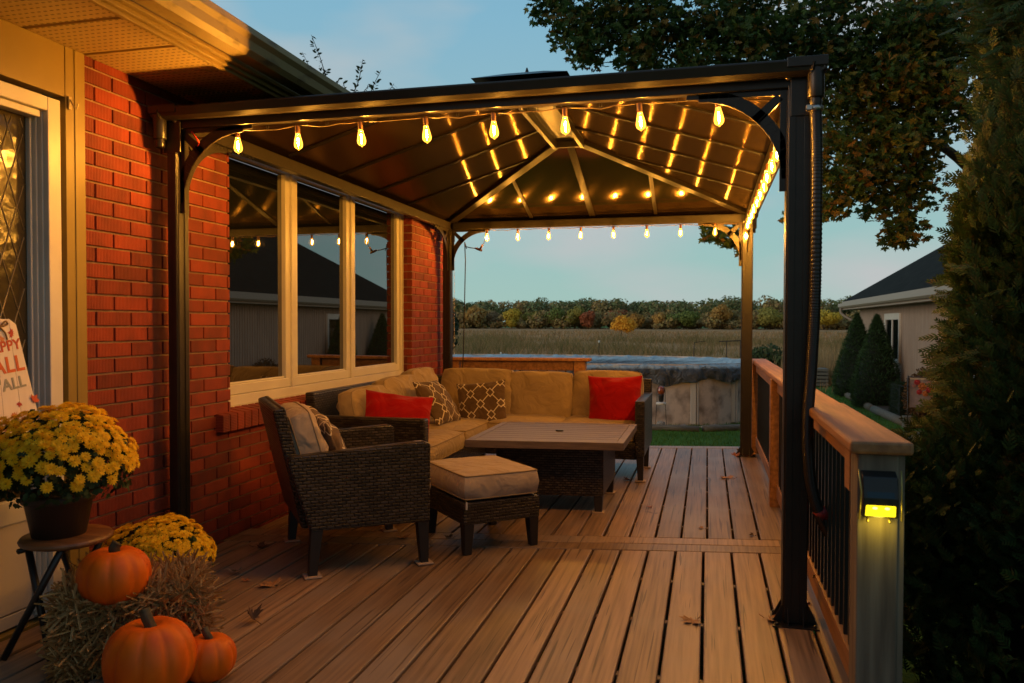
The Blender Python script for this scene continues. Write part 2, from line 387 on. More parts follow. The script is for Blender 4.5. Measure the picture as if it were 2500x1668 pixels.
P = glass.node_tree.nodes['Principled BSDF']; P.inputs['Base Color'].default_value = (.006, .007, .008, 1); P.inputs['Roughness'].default_value = .012; P.inputs['IOR'].default_value = 2.3
P.inputs['Specular IOR Level'].default_value = .75
for i in range(3):
    a, b = edges[2*i]+.003, edges[2*i+1]-.003; sa = MB(); w_ = .062; z0, z1 = WZ0+.078, WZ1-.063
    X0, X1 = FX-.06, FX-.012
    sa.box(X0, X1, a, b, z0, z0+w_); sa.box(X0, X1, a, b, z1-w_, z1); sa.box(X0, X1, a, a+w_, z0+w_, z1-w_); sa.box(X0, X1, b-w_, b, z0+w_, z1-w_)
    sa.box(X0+.01, X1-.014, a+w_, b-w_, z0+w_, z0+w_+.012)
    s_ = obj('sash', sa, white_v, wf, .004)
    obj('pane', MB().box(X0+.005, X0+.017, a+w_-.004, b-w_+.004, z0+w_-.004, z1-w_+.004), glass, s_)
# far eave, soffit, fascia, gutter
soffm = mat('soffit_vinyl', (.54, .39, .16), .5, dark=(.48, .34, .14), nscale=3)
def perf(m):
    N = m.node_tree.nodes; L = m.node_tree.links; T = node(m, 'ShaderNodeTexCoord'); P = N['Principled BSDF']
    sp = node(m, 'ShaderNodeSeparateXYZ'); L.new(T.outputs['Object'], sp.inputs[0])
    def cell(o_, s_):
        a = node(m, 'ShaderNodeMath', operation='MULTIPLY'); a.inputs[1].default_value = s_; L.new(o_, a.inputs[0])
        f = node(m, 'ShaderNodeMath', operation='FRACT'); L.new(a.outputs[0], f.inputs[0])
        g = node(m, 'ShaderNodeMath', operation='SUBTRACT'); g.inputs[1].default_value = .5; L.new(f.outputs[0], g.inputs[0])
        h = node(m, 'ShaderNodeMath', operation='ABSOLUTE'); L.new(g.outputs[0], h.inputs[0]); return h.outputs[0]
    c1 = cell(sp.outputs[0], 34.); c2 = cell(sp.outputs[1], 29.)
    l1 = node(m, 'ShaderNodeMath', operation='LESS_THAN'); l1.inputs[1].default_value = .27; L.new(c1, l1.inputs[0])
    l2 = node(m, 'ShaderNodeMath', operation='LESS_THAN'); l2.inputs[1].default_value = .12; L.new(c2, l2.inputs[0])
    mu = node(m, 'ShaderNodeMath', operation='MULTIPLY'); L.new(l1.outputs[0], mu.inputs[0]); L.new(l2.outputs[0], mu.inputs[1])
    old = [l for l in L if l.to_socket == P.inputs['Base Color']][0].from_socket
    mx = node(m, 'ShaderNodeMix', data_type='RGBA'); mx.inputs['B'].default_value = (.15, .09, .03, 1); L.new(mu.outputs[0], mx.inputs['Factor']); L.new(old, mx.inputs['A'])
    L.new(mx.outputs['Result'], P.inputs['Base Color'])
perf(soffm)
EA, EB = -1.0, 4.22
XF, XG = -2.19, -2.005
sf = MB(); yy = 3.30
ys = []
q = 3.62
while q > EA: ys.append(q); q -= .325
ys = [EB-.02]+[y_ for y_ in ys if y_ < EB-.1]
for i, yb in enumerate(ys):
    ya = ys[i+1] if i+1 < len(ys) else EA
    sf.box(XW-.06, XF, ya+.022, yb-.002, ZT, ZT+.012); sf.box(XW-.06, XF, ya-.0019, ya+.0218, ZT+.010, ZT+.022)
obj('soffit', sf, soffm, house)
fs_ = MB().box(XF, XF+.022, EA, EB, ZT-.006, ZT+.15); fs_.box(XF-.02, XF, EA, EB, ZT-.022, ZT-.004)
fs_.box(XW-.06, XF+.022, EB, EB+.02, ZT-.006, ZT+.15); fs_.box(XF+.023, XF+.05, EA, EB, ZT+.012, ZT+.028)
obj('fascia', fs_, cream, house, .002)
gm = mat('gutter_metal', (.31, .225, .085), .45, dark=(.10, .065, .025), nscale=11, stretch=(1, .5, 1.6), ramp=(.27, .42))
gp = [(XF+.05, ZT+.03), (XG-.055, ZT+.03), (XG-.03, ZT+.05), (XG-.02, ZT+.085), (XG, ZT+.105), (XG, ZT+.135), (XG-.012, ZT+.137), (XG-.03, ZT+.10), (XG-.06, ZT+.045), (XF+.055, ZT+.045)]
g_ = MB().prism(gp, lambda u, v, w: (u, EA+w, v), EB-EA); obj('gutter', g_, gm, house, .002)
shm = mat('shingle', (.05, .047, .045), .9, dark=(.03, .028, .027), nscale=30, bump=.08)
rf = MB()
rf.hexa([(XG-.07, -6, ZT+.14), (XG-.07, EB+.02, ZT+.14), (XW-6, EB+.02, ZT+1.75), (XW-6, -6, ZT+1.75), (XG-.07, -6, ZT+.16), (XG-.07, EB+.02, ZT+.16), (XW-6, EB+.02, ZT+1.77), (XW-6, -6, ZT+1.77)])
rf.hexa([(XW+.28, EB+.03, ZT+.01), (XW+.28, Y1+.3, ZT+.01), (XW-6, Y1+.3, ZT+1.6), (XW-6, EB+.03, ZT+1.6), (XW+.28, EB+.03, ZT+.05), (XW+.28, Y1+.3, ZT+.05), (XW-6, Y1+.3, ZT+1.64), (XW-6, EB+.03, ZT+1.64)])
obj('roof', rf, shm, house)
# door side: cream panels and dark back wall
tr = MB(); tr.box(XW-.05, XW+.014, 2.862, Y0-.003, -.3, ZT-.002); tr.box(XW-.05, XW+.012, .4, 2.86, 2.23, ZT-.002); tr.box(XW-.16, XW-.03, .4, 2.858, -.3, -.02)
tr.box(XW+.0141, XW+.018, 2.91, 2.925, -.3, ZT-.004)
obj('trim_panel', tr, cream, house, .003)
obj('wall_core', MB().box(XW-.6, XW-.22, -6, Y0, -.6, ZT+.1), mortar, house)
door = MB()
DZ = 2.205
door.box(XW-.12, XW+.016, 2.765, 2.832, .0, DZ); door.box(XW-.12, XW+.016, 1.6, 2.764, DZ-.06, DZ)
door.box(XW-.09, XW-.008, 2.757, 2.7645, .0, DZ-.06); door.box(XW-.09, XW-.030, 2.748, 2.7565, .0, DZ-.06); door.box(XW-.06, XW-.005, 1.6, 2.747, DZ-.09, DZ-.061)
dgrey = mat('door_paint', (.62, .60, .56), .4)
dr = obj('door', door, white_v, house, .006)
d2 = MB(); d2.box(XW-.09, XW-.048, 2.735, 2.7475, .02, DZ-.09); d2.box(XW-.09, XW-.05, 1.6, 2.734, .42, .52)
obj('door_rail', d2, dgrey, dr, .005)
kp = mat('kick_panel', (.62, .56, .48), .4, dark=(.55, .49, .42), nscale=3)
k = MB().box(XW-.09, XW-.06, 1.6, 2.734, .05, .419); k.box(XW-.12, XW-.06, 1.6, 2.76, -.01, .045); obj('kick_panel', k, kp, dr, .004)
dglass = bpy.data.materials.new('leaded_glass'); dglass.use_nodes = True
P = dglass.node_tree.nodes['Principled BSDF']; P.inputs['Base Color'].default_value = (.05, .038, .015, 1); P.inputs['Roughness'].default_value = .16; P.inputs['IOR'].default_value = 1.5
_T = node(dglass, 'ShaderNodeTexCoord'); _v = node(dglass, 'ShaderNodeTexVoronoi'); _v.inputs['Scale'].default_value = 26; _b = node(dglass, 'ShaderNodeBump'); _b.inputs['Strength'].default_value = .14; _b.inputs['Distance'].default_value = .01
dglass.node_tree.links.new(_T.outputs['Object'], _v.inputs['Vector']); dglass.node_tree.links.new(_v.outputs[0], _b.inputs['Height']); dglass.node_tree.links.new(_b.outputs[0], P.inputs['Normal'])
obj('door_glass', MB().box(XW-.078, XW-.070, 1.6, 2.735, .52, DZ-.09), dglass, dr)
lead = MB()
yy0, zz0, p_, h_ = 2.66, .55, .075, .215
for s_ in (1, -1):
    for i in range(-26, 30):
        # line z = zz0 + s*(y-c)*h/p
        c = 1.6+i*p_*1.0
        pts = []
        y_a, y_b = 1.62, 2.72
        za = zz0+s_*(y_a-c)*h_/p_*1.0; zb = zz0+s_*(y_b-c)*h_/p_*1.0
        lo, hi = .54, DZ-.10
        def clip(ya, za, yb, zb):
            if (za < lo and zb < lo) or (za > hi and zb > hi): return None
            def at(z): return ya+(yb-ya)*(z-za)/(zb-za)
            P_ = []
            for y__, z__ in ((ya, za), (yb, zb)):
                zc = min(max(z__, lo), hi); P_.append((at(zc), zc))
            return P_
        r_ = clip(y_a, za, y_b, zb)
        if r_ and abs(r_[0][1]-r_[1][1]) > .02:
            lead.tube([(XW-.069, r_[0][0], r_[0][1]), (XW-.069, r_[1][0], r_[1][1])], .0024, 4)
obj('lead_line', lead, mat('lead_came', (.45, .38, .25), .35, metal=.6), dr)

# hook on the trim
hk = MB().box(XW+.019, XW+.024, 2.87, 2.886, 2.18, 2.235); hk.tube([(XW+.024, 2.878, 2.222), (XW+.04, 2.88, 2.19), (XW+.05, 2.886, 2.185), (XW+.055, 2.89, 2.205)], .003, 6)
o = obj('wall_hook', hk, mat('hook_metal', (.5, .4, .22), .35, metal=.7), None, .002); tag(o, 'small brass hook stuck on the cream trim beside the door', 'hook')

# ------------------------------------------------------------------ gazebo
XL, XR_, YN, YF, HB = -2.58, .317, 3.43, 7.74, 2.224
gz = thing('gazebo', 'dark metal gazebo with a hipped panel roof standing over the seating', 'gazebo', (-1.13, 5.58, 0))
def post(x0, x1, y0, y1, base=True):
    m = MB(); t = .018
    m.box(x0, x1, y0, y1, 0.006, HB+.01)
    p = obj('post', m, metal_dk, gz, .004)
    g = MB(); cx, cyy = (x0+x1)/2, (y0+y1)/2
    # raised edge strips leave a groove down each visible face
    for a, b in ((x0+.004, x0+.030), (x1-.030, x1-.004)): g.box(a, b, y0-.004, y0-.0005, .01, HB-.01)
    ix = x1 if x1 < -1 else x0; sgn = 1 if x1 < -1 else -1
    for a, b in ((y0+.006, y0+.036), (y1-.036, y1-.006)):
        g.box(min(ix+sgn*.0005, ix+sgn*.004), max(ix+sgn*.0005, ix+sgn*.004), a, b, .01, HB-.01)
    obj('post_trim', g, metal_dk, p, .001)
    if base:
        b = MB(); e = .045
        b.box(x0-e, x1+e, y0-e, y1+e, .001, .007)
        for sx, sy_ in ((-1, 0), (1, 0), (0, -1), (0, 1)):
            X = (x0+x1)/2+sx*(x1-x0)/2; Y = (y0+y1)/2+sy_*(y1-y0)/2
            for oo in (-.03, .03):
                a = [(X+(oo if sx == 0 else 0), Y+(oo if sy_ == 0 else 0))]
                X_, Y_ = a[0]
                b.prism([(0, .007), (.042, .007), (0, .09)], lambda u, v, w: (X_+sx*u+(w-.002 if sx == 0 else 0), Y_+sy_*u+(w-.002 if sy_ == 0 else 0), v), .004)
        for sx in (-1, 1):
            for sy_ in (-1, 1): b.lathe([(.009, .007), (.009, .013), (.004, .017)], ((x0+x1)/2+sx*((x1-x0)/2+.028), (y0+y1)/2+sy_*((y1-y0)/2+.028), 0), 8)
        obj('base_plate', b, metal_dk, gz, .001)
post(-2.636, XL, YN, YN+.09); post(XR_, .41, YN, YN+.09); post(-2.66, XL, YF, YF+.08); post(XR_, .415, YF, YF+.085)
def beam(x0, x1, y0, y1):
    obj('beam', MB().box(x0, x1, y0, y1, HB, HB+.075), metal_dk, gz, .004)
beam(-2.56, XR_+.02, YN+.004, YN+.05); beam(-2.56, XR_+.02, YF+.03, YF+.07); beam(-2.64, XL-.002, YN+.05, YF+.03); beam(XR_+.03, .40, YN+.05, YF+.03)
GX0, GX1, GY0, GY1 = -2.685, .455, 3.365, 7.885
gut = metal_dk
def gutter(p, q):
    m = MB(); p = Vector(p); q = Vector(q); d = (q-p).normalized(); a = Vector((d.y, -d.x, 0))   # outward
    prof = [(0, 0), (.035, -.002), (.055, .012), (.06, .03), (.066, .05), (.062, .058), (.05, .058), (.05, .02), (.0, .012)]
    m.prism(prof, lambda u, v, w: p+d*w+a*(u-.06)+Vector((0, 0, HB+.036+v)), (q-p).length)
    obj('gazebo_gutter', m, gut, gz, .002)
gutter((GX0, GY0, 0), (GX1, GY0, 0)); gutter((GX1, GY0, 0), (GX1, GY1, 0)); gutter((GX1, GY1, 0), (GX0, GY1, 0)); gutter((GX0, GY1, 0), (GX0, GY0, 0))
for x_, y_ in ((GX0, GY0), (GX1, GY0), (GX1, GY1), (GX0, GY1)):
    sx = 1 if x_ > 0 else -1; sy_ = -1 if y_ < 5 else 1
    m = MB(); m.box(min(x_-sx*.15, x_+sx*.006), max(x_-sx*.15, x_+sx*.006), min(y_-sy_*.08, y_+sy_*.006), max(y_-sy_*.08, y_+sy_*.006), HB+.062, HB+.102)
    m.box(min(x_-sx*.13, x_-sx*.035), max(x_-sx*.13, x_-sx*.035), y_+(.058 if sy_ < 0 else -.07), y_+(.068 if sy_ < 0 else -.058), HB-.12, HB+.062)
    m.lathe([(.033, -.06), (.033, .06)], (x_-sx*.036, y_-sy_*.03, HB-.0), 14); m.lathe([(.024, -.10), (.024, -.05)], (x_-sx*.036, y_-sy_*.03, HB), 12)
    obj('corner_cap', m, metal_dk, gz, .003)
# corner brackets
def bracket(p, d, off):
    """p: inner top corner, d: direction along the beam, off: plate normal"""
    p = Vector(p); d = Vector(d); off = Vector(off)
    a, b, w, t = .36, .37, .03, .012
    f = lambda u, v, ww: p+d*u+Vector((0, 0, v))+off*ww
    m = MB()
    m.prism([(0, 0), (w, 0), (w, -b-.05), (0, -b-.05)], f, t); m.prism([(w, 0), (a+.05, 0), (a+.05, -.02), (w, -.024)], f, t)
    n = 14; cx, cz = a, -b; R1, R2 = a-w*.75, a-w*.75+.052
    for i in range(n):
        A0, A1 = math.pi/2+math.pi/2*i/n, math.pi/2+math.pi/2*(i+1)/n
        q = [(cx+R1*math.cos(A0), cz+R1*math.sin(A0)), (cx+R1*math.cos(A1), cz+R1*math.sin(A1)), (cx+R2*math.cos(A1), cz+R2*math.sin(A1)), (cx+R2*math.cos(A0), cz+R2*math.sin(A0))]
        q = [(max(0.004, u), min(-.002, v)) for u, v in q]
        m.prism(q[::-1], f, t*.9)
    m.prism([(w*.6, -w*1.4), (w*1.4, -w*.6), (.145, -.11), (.115, -.14)], f, t*.8)
    obj('corner_bracket', m, metal_dk, gz, .001)
bracket((XL, YN+.02, HB), (1, 0, 0), (0, 1, 0)); bracket((XR_, YN+.02, HB), (-1, 0, 0), (0, 1, 0))
bracket((XL, YF+.04, HB), (1, 0, 0), (0, 1, 0)); bracket((XR_, YF+.04, HB), (-1, 0, 0), (0, 1, 0))
bracket((XL-.03, YN+.09, HB), (0, 1, 0), (1, 0, 0)); bracket((XR_+.04, YN+.09, HB), (0, 1, 0), (1, 0, 0))
bracket((XL-.03, YF, HB), (0, -1, 0), (1, 0, 0)); bracket((XR_+.04, YF, HB), (0, -1, 0), (1, 0, 0))
# roof panels: fluted sheets, streaky gloss across the flutes
def panelmat(name, flow, aniso, r, spark):
    m = bpy.data.materials.new(name); m.use_nodes = True; N = m.node_tree.nodes; L = m.node_tree.links; P = N['Principled BSDF']
    P.inputs['Base Color'].default_value = (.022, .014, .008, 1); P.inputs['Roughness'].default_value = .9; P.inputs['Specular IOR Level'].default_value = 0
    T = node(m, 'ShaderNodeTexCoord'); n = node(m, 'ShaderNodeTexNoise'); n.inputs['Scale'].default_value = 150; n.inputs['Detail'].default_value = 1
    L.new(T.outputs['Object'], n.inputs['Vector']); b = node(m, 'ShaderNodeBump'); b.inputs['Strength'].default_value = spark; b.inputs['Distance'].default_value = .002
    L.new(n.outputs[0], b.inputs['Height'])
    G = node(m, 'ShaderNodeBsdfAnisotropic'); G.inputs['Color'].default_value = (.55, .38, .20, 1); G.inputs['Roughness'].default_value = r; G.inputs['Anisotropy'].default_value = aniso
    tv = node(m, 'ShaderNodeCombineXYZ'); tv.inputs[0].default_value, tv.inputs[1].default_value, tv.inputs[2].default_value = flow
    L.new(tv.outputs[0], G.inputs['Tangent']); L.new(b.outputs[0], G.inputs['Normal'])
    mx = node(m, 'ShaderNodeMixShader'); mx.inputs[0].default_value = .42; L.new(P.outputs[0], mx.inputs[1]); L.new(G.outputs[0], mx.inputs[2]); L.new(mx.outputs[0], N['Material Output'].inputs[0])
    return m
SL = .31; RX0, RX1, RY0, RY1 = GX0+.02, GX1-.02, GY0+.02, GY1-.02
XC = (RX0+RX1)/2; HW = (RX1-RX0)/2; ZE = HB+.088; ZR = ZE+SL*HW; YA, YB = RY0+HW, RY1-HW
def zroof(x, y): return ZE+SL*min(x-RX0, RX1-x, y-RY0, RY1-y)
pm_x = panelmat('panel_side', (1, 0, 0), .76, .235, .02); pm_y = panelmat('panel_end', (0, 1, 0), .5, .11, .015)
rw = .10      # half width of the open ridge slot
zs_ = ZE+SL*(HW-rw)
corner = [(RX0, RY0), (RX1, RY0), (RX1, RY1), (RX0, RY1)]
def panel(pts, m):
    b = MB(); n = len(pts); b.add([(x, y, z) for x, y, z in pts]+[(x, y, z+.008) for x, y, z in pts], [tuple(range(n))[::-1], tuple(range(n, 2*n))]+[(i, (i+1) % n, n+(i+1) % n, n+i) for i in range(n)])
    obj('roof_panel', b, m, gz)
panel([(RX0, RY0, ZE), (RX1, RY0, ZE), (XC+rw, YA-rw, zs_), (XC-rw, YA-rw, zs_)], pm_y)
panel([(RX1, RY1, ZE), (RX0, RY1, ZE), (XC-rw, YB+rw, zs_), (XC+rw, YB+rw, zs_)], pm_y)
panel([(RX1, RY0, ZE), (RX1, RY1, ZE), (XC+rw, YB+rw, zs_), (XC+rw, YA-rw, zs_)], pm_x)
panel([(RX0, RY1, ZE), (RX0, RY0, ZE), (XC-rw, YA-rw, zs_), (XC-rw, YB+rw, zs_)], pm_x)
def rafter(p, q, w=.036, h=.007):
    m = MB(); d = (Vector(q)-Vector(p)).normalized(); s = d.cross(Vector((0, 0, 1))).normalized(); n = s.cross(d)
    dz = -n*(h/2+.004)
    m.bar(Vector(p)+dz, Vector(q)+dz, w, h)
    for e in (-1, 1): m.bar(Vector(p)+dz*1.5+s*e*w*.36, Vector(q)+dz*1.5+s*e*w*.36, w*.2, h*.6)
    obj('rafter', m, metal_rf, gz, .001)
for k in range(5):
    y_ = 3.88+.69*k
    for sx in (-1, 1):
        xe = RX0+.06 if sx < 0 else RX1-.06
        lim = min(HW-rw, y_-RY0, RY1-y_)
        xi = (RX0+lim) if sx < 0 else (RX1-lim)
        rafter((xe, y_, zroof(xe, y_)), (xi, y_, zroof(xi, y_)))
for k in (-1, 0, 1):
    x_ = XC+k*.62
    for sy_ in (-1, 1):
        ye = RY0+.06 if sy_ < 0 else RY1-.06
        lim = min(HW-rw, x_-RX0, RX1-x_); yi = RY0+lim if sy_ < 0 else RY1-lim
        rafter((x_, ye, zroof(x_, ye)), (x_, yi, zroof(x_, yi)), .06 if k == 0 else .034)
for (x_, y_), (u, v) in zip(corner, ((XC-rw, YA-rw), (XC+rw, YA-rw), (XC+rw, YB+rw), (XC-rw, YB+rw))):
    m = MB(); m.bar((x_, y_, ZE-.028), (u, v, zs_-.028), .085, .036); obj('hip_rafter', m, metal_rf, gz, .003)
for s_ in (-1, 1):
    m = MB(); m.box(XC+s_*(rw+.012)-.016, XC+s_*(rw+.012)+.016, YA-rw, YB+rw, zs_-.07, zs_-.002); obj('ridge_bar', m, metal_dk, gz, .002)
    m = MB(); yy = (YA-rw if s_ < 0 else YB+rw); m.box(XC-rw, XC+rw, yy-.015, yy+.015, zs_-.06, zs_-.003); obj('ridge_bar', m, metal_dk, gz, .002)
for k in (-.3, .3):
    m = MB().box(XC+k*rw-.008, XC+k*rw+.008, YA-.08, YB+.08, zs_+.02, zs_+.04); obj('ridge_bar', m, metal_dk, gz)
vc = MB(); e = .30; zb_ = zs_+.02
v0 = [(XC-e, YA-e, zb_-.03), (XC+e, YA-e, zb_-.03), (XC+e, YB+e, zb_-.03), (XC-e, YB+e, zb_-.03), (XC-.12, YA-.12, zb_+.040), (XC+.12, YA-.12, zb_+.040), (XC+.12, YB+.12, zb_+.040), (XC-.12, YB+.12, zb_+.040)]
vc.hexa(v0)
vc.box(XC-.09, XC+.09, YA-.08, YB+.08, zb_+.0405, zb_+.052); vc.lathe([(.012, .052), (.012, .075), (.004, .10)], (XC-.01, YA-.02, zb_), 8)
obj('vent_cap', vc, metal_dk, gz, .01)
# bolts
bolt_m = mat('bolt_metal', (.3, .25, .2), .3, metal=.8)
for x_, y_ in ((XL-.006, YN-.002), (XR_+.0, YN-.002)):
    bt = MB(); a = 0; bt.lathe([(.014, 0), (.014, .004), (.008, .010)], (0, 0, 0), 10); bt.xf(Matrix.Translation((x_, y_-.002, HB+.04)) @ Matrix.Rotation(R(90), 4, 'X'), a)
    obj('bolt', bt, bolt_m, gz)
# curtain hooks along the beams
hkm = mat('hook_black', (.02, .018, .015), .35)
hm = MB().tube([(0, 0, 0), (0, 0, -.012), (.006, 0, -.022), (.012, 0, -.012), (.012, 0, 0)], .0016, 5); hme = mesh('curtain_hook', hm, hkm)
hpos = [(-2.52+.045*i, YN+.053, HB, 0) for i in range(4)]+[(.05+.05*i, YN+.053, HB, 0) for i in range(5)]
for x0 in (-.95, -.62, -.24): hpos += [(x0+.027*i, YF+.028, HB, 0) for i in range(4)]
hpos += [(XL-.001, 3.72+.035*i, HB, 90) for i in range(12)]+[(XL-.001, 7.1+.06*i, HB, 90) for i in range(6)]
hpos += [(x+.16, YN+.052, HB, 0) for x in (-2.27, -1.95, -1.62, -1.29, -.96, -.63, -.3)]
for x_, y_, z_, a in hpos:
    c = bpy.data.objects.new('curtain_hook', hme); COL.objects.link(c); c.parent = gz; c.location = Vector((x_, y_, z_))-ORG[gz.name]; c.rotation_euler[2] = R(a)

# ------------------------------------------------------------------ string lights
sg = thing('string_lights', 'string of amber filament bulbs clipped under three sides of the gazebo roof', 'string lights', (XR_, YN, HB))
filament = emit('filament', (1.0, .50, .10), BULB_POWER)
gl = bpy.data.materials.new('bulb_glass'); gl.use_nodes = True; N = gl.node_tree.nodes; L = gl.node_tree.links; N.remove(N['Principled BSDF'])
em = node(gl, 'ShaderNodeEmission'); em.inputs[0].default_value = (1, .46, .04, 1); em.inputs[1].default_value = 6.5
tp = node(gl, 'ShaderNodeBsdfTransparent'); tp.inputs[0].default_value = (1, .80, .42, 1); gs = node(gl, 'ShaderNodeBsdfGlossy'); gs.inputs['Roughness'].default_value = .05
lw = node(gl, 'ShaderNodeLayerWeight'); lw.inputs[0].default_value = .62
m1 = node(gl, 'ShaderNodeMixShader'); L.new(lw.outputs[1], m1.inputs[0]); L.new(tp.outputs[0], m1.inputs[1]); L.new(em.outputs[0], m1.inputs[2])
m2 = node(gl, 'ShaderNodeMixShader'); m2.inputs[0].default_value = .05; L.new(m1.outputs[0], m2.inputs[1]); L.new(gs.outputs[0], m2.inputs[2]); L.new(m2.outputs[0], N['Material Output'].inputs[0])
glow = emit('filament_halo', (1, .62, .2), 9)
brown = mat('socket_brown', (.16, .075, .03), .4)
sk = mesh('socket', MB().lathe([(.010, .0), (.012, -.005), (.012, -.040), (.0105, -.043)], (0, 0, 0), 12), brown)
bgm = mesh('glass', MB().lathe([(.010, -.041), (.0125, -.053), (.018, -.076), (.0208, -.093), (.019, -.105), (.012, -.1135), (.004, -.117), (.0022, -.122), (0.0001, -.123)], (0, 0, 0), 18), gl)
fim = mesh('filament', MB().lathe([(.0001, -.060), (.0022, -.062), (.003, -.070), (.003, -.092), (.0022, -.100), (.0001, -.102)], (0, 0, 0), 8), filament)
bulbs = [(-2.265+.3285*i, YN+.042, HB-.012, random.uniform(-.03, .03)) for i in range(8)]
bulbs += [(XR_+.025, 3.62+.334*i, HB-.012, random.uniform(-.05, .05)) for i in range(12)]
bulbs += [(-2.187+.322*i, YF+.005, HB-.012, random.uniform(-.04, .04)) for i in range(8)]+[(XR_+.03, YF-.03, HB-.065, .02)]
for x_, y_, z_, tl in bulbs:
    b = bpy.data.objects.new('bulb', sk); COL.objects.link(b); b.parent = sg; b.location = Vector((x_, y_, z_))-ORG[sg.name]
    b.rotation_euler = (random.uniform(-.05, .05), tl-.06 if y_ < 3.5 else tl, 0)
    for nm, me in (('glass', bgm), ('filament', fim)):
        c = bpy.data.objects.new(nm, me); COL.objects.link(c); c.parent = b
wire = MB(); pts = []
def sag(a, b, n=6, s=.013):
    a = Vector(a); b = Vector(b)
    return [a.lerp(b, i/n)+Vector((0, 0, -s*4*(i/n)*(1-i/n)*random.uniform(.3, 1.2))) for i in range(n)]
seq = [(-2.48, YN+.02, HB-.05)]+[(x, y, HB-.012) for x, y, z, t in bulbs[:8]]+[(XR_-.0, YN+.10, HB-.02)]+[(x, y, HB-.012) for x, y, z, t in bulbs[8:20]]+[(XR_, YF-.04, HB-.02)]+[(x, y, HB-.012) for x, y, z, t in bulbs[20:28]][::-1]
for a, b in zip(seq, seq[1:]): pts += sag(a, b)
pts.append(Vector(seq[-1])); wire.tube(pts, .0032, 5)
obj('cable', wire, mat('cable_brown', (.10, .065, .035), .45), sg)
tie = MB().tube([(-2.50, YN+.01, HB-.02), (-2.47, YN+.0, HB-.05), (-2.46, YN+.012, HB-.075), (-2.475, YN+.02, HB-.09)], .004, 6)
o = obj('twist_tie', tie, mat('red_plastic', (.55, .04, .02), .4)); tag(o, 'red twist tie knotted on the bracket at the left gazebo corner', 'tie')
# extension cord at the far left corner
ec = thing('extension_cord', 'black extension cord hanging from the far left gazebo bracket', 'cord', (-2.40, YF+.0, 2.02))
c1 = MB().tube([(-2.40, YF-.01, 2.02), (-2.42, YF-.01, 2.09), (-2.415, YF, 1.9), (-2.425, YF+.0, 1.4), (-2.44, YF+.01, .95), (-2.46, YF+.02, .55), (-2.47, YF+.03, .2)], .006, 6)
c1.tube([(-2.415, YF-.01, 2.045), (-2.36, YF-.015, 2.03), (-2.29, YF-.015, 2.02)], .005, 6); obj('cord', c1, rubber, ec)
pl = MB(); pl.tube([(-2.31, YF-.015, 2.025), (-2.285, YF-.015, 2.018), (-2.235, YF-.015, 1.998)], [.007, .013, .012], 8); pl.tube([(-2.26, YF-.015, 2.005), (-2.225, YF-.015, 2.06)], [.013, .009], 8)
obj('plug', pl, mat('plug_brown', (.10, .045, .025), .4), ec)
wl = MB().tube([(-2.222, YF-.015, 2.06), (-2.20, YF-.02, 2.10), (-2.187, YF-.04, HB-.02)], .0035, 5); obj('lead', wl, mat('clear_lead', (.5, .42, .3), .3), ec)
# white mini lights on the far house corner
mini = thing('mini_lights', 'strand of tiny unlit white lights on the brick corner behind the gazebo', 'light strand', (XW, Y1, 1))
mw = MB(); ml = MB()
for yy, xx in ((7.985, XW+.012), (Y1+.012, XW+.015)):
    mw.tube([(xx, yy+random.uniform(-.004, .004), .4+.12*i) for i in range(15)], .002, 4)
    for i in range(20):
        z = .5+.085*i; ml.tube([(xx, yy, z), (xx+.004, yy-.018 if yy < 8.1 else yy+.01, z+.003)], [.005, .004], 6)
obj('strand_wire', mw, mat('white_wire', (.6, .5, .4), .4), mini); obj('mini_bulb', ml, mat('white_bulb', (.85, .8, .75), .2), mini)
# drain hose
hose = thing('drain_hose', 'long black corrugated drain hose running down the right front gazebo post', 'hose', (.424, 3.40, 0))
hp = [(GX1-.036, GY0+.03, HB-.09), (.425, 3.394, 1.9), (.424, 3.392, 1.4), (.413, 3.385, 1.1), (.40, 3.375, .9), (.40, 3.37, .75), (.415, 3.375, .6), (.45, 3.39, .48), (.50, 3.43, .38)]
# smooth
def smooth(P, n=8):
    P = [Vector(p) for p in P]; O = []
    for i in range(len(P)-1):
        p0, p1, p2, p3 = P[max(i-1, 0)], P[i], P[i+1], P[min(i+2, len(P)-1)]
        for k in range(n):
            t = k/n; O.append(.5*((2*p1)+(p2-p0)*t+(2*p0-5*p1+4*p2-p3)*t*t+(3*p1-p0-3*p2+p3)*t**3))
    return O+[P[-1]]
sp_ = smooth(hp, 90); rad = [.0222 if i % 3 else .0243 for i in range(len(sp_))]
obj('corrugated_pipe', MB().tube(sp_, rad, 12), mat('hose_black', (.022, .019, .017), .3), hose)
cl = MB().lathe([(.029, 0), (.029, .018)], (GX1-.036, GY0+.03, HB-.112), 14); cl.box(GX1-.075, GX1-.055, GY0-.005, GY0+.02, HB-.112, HB-.094)
obj('clamp', cl, mat('steel', (.55, .5, .45), .3, metal=.9), hose)
hb = MB().tube([(.445, 3.385, .50), (.462, 3.40, .465)], .027, 10); obj('red_band', hb, mat('red_band', (.3, .03, .03), .5), hose)

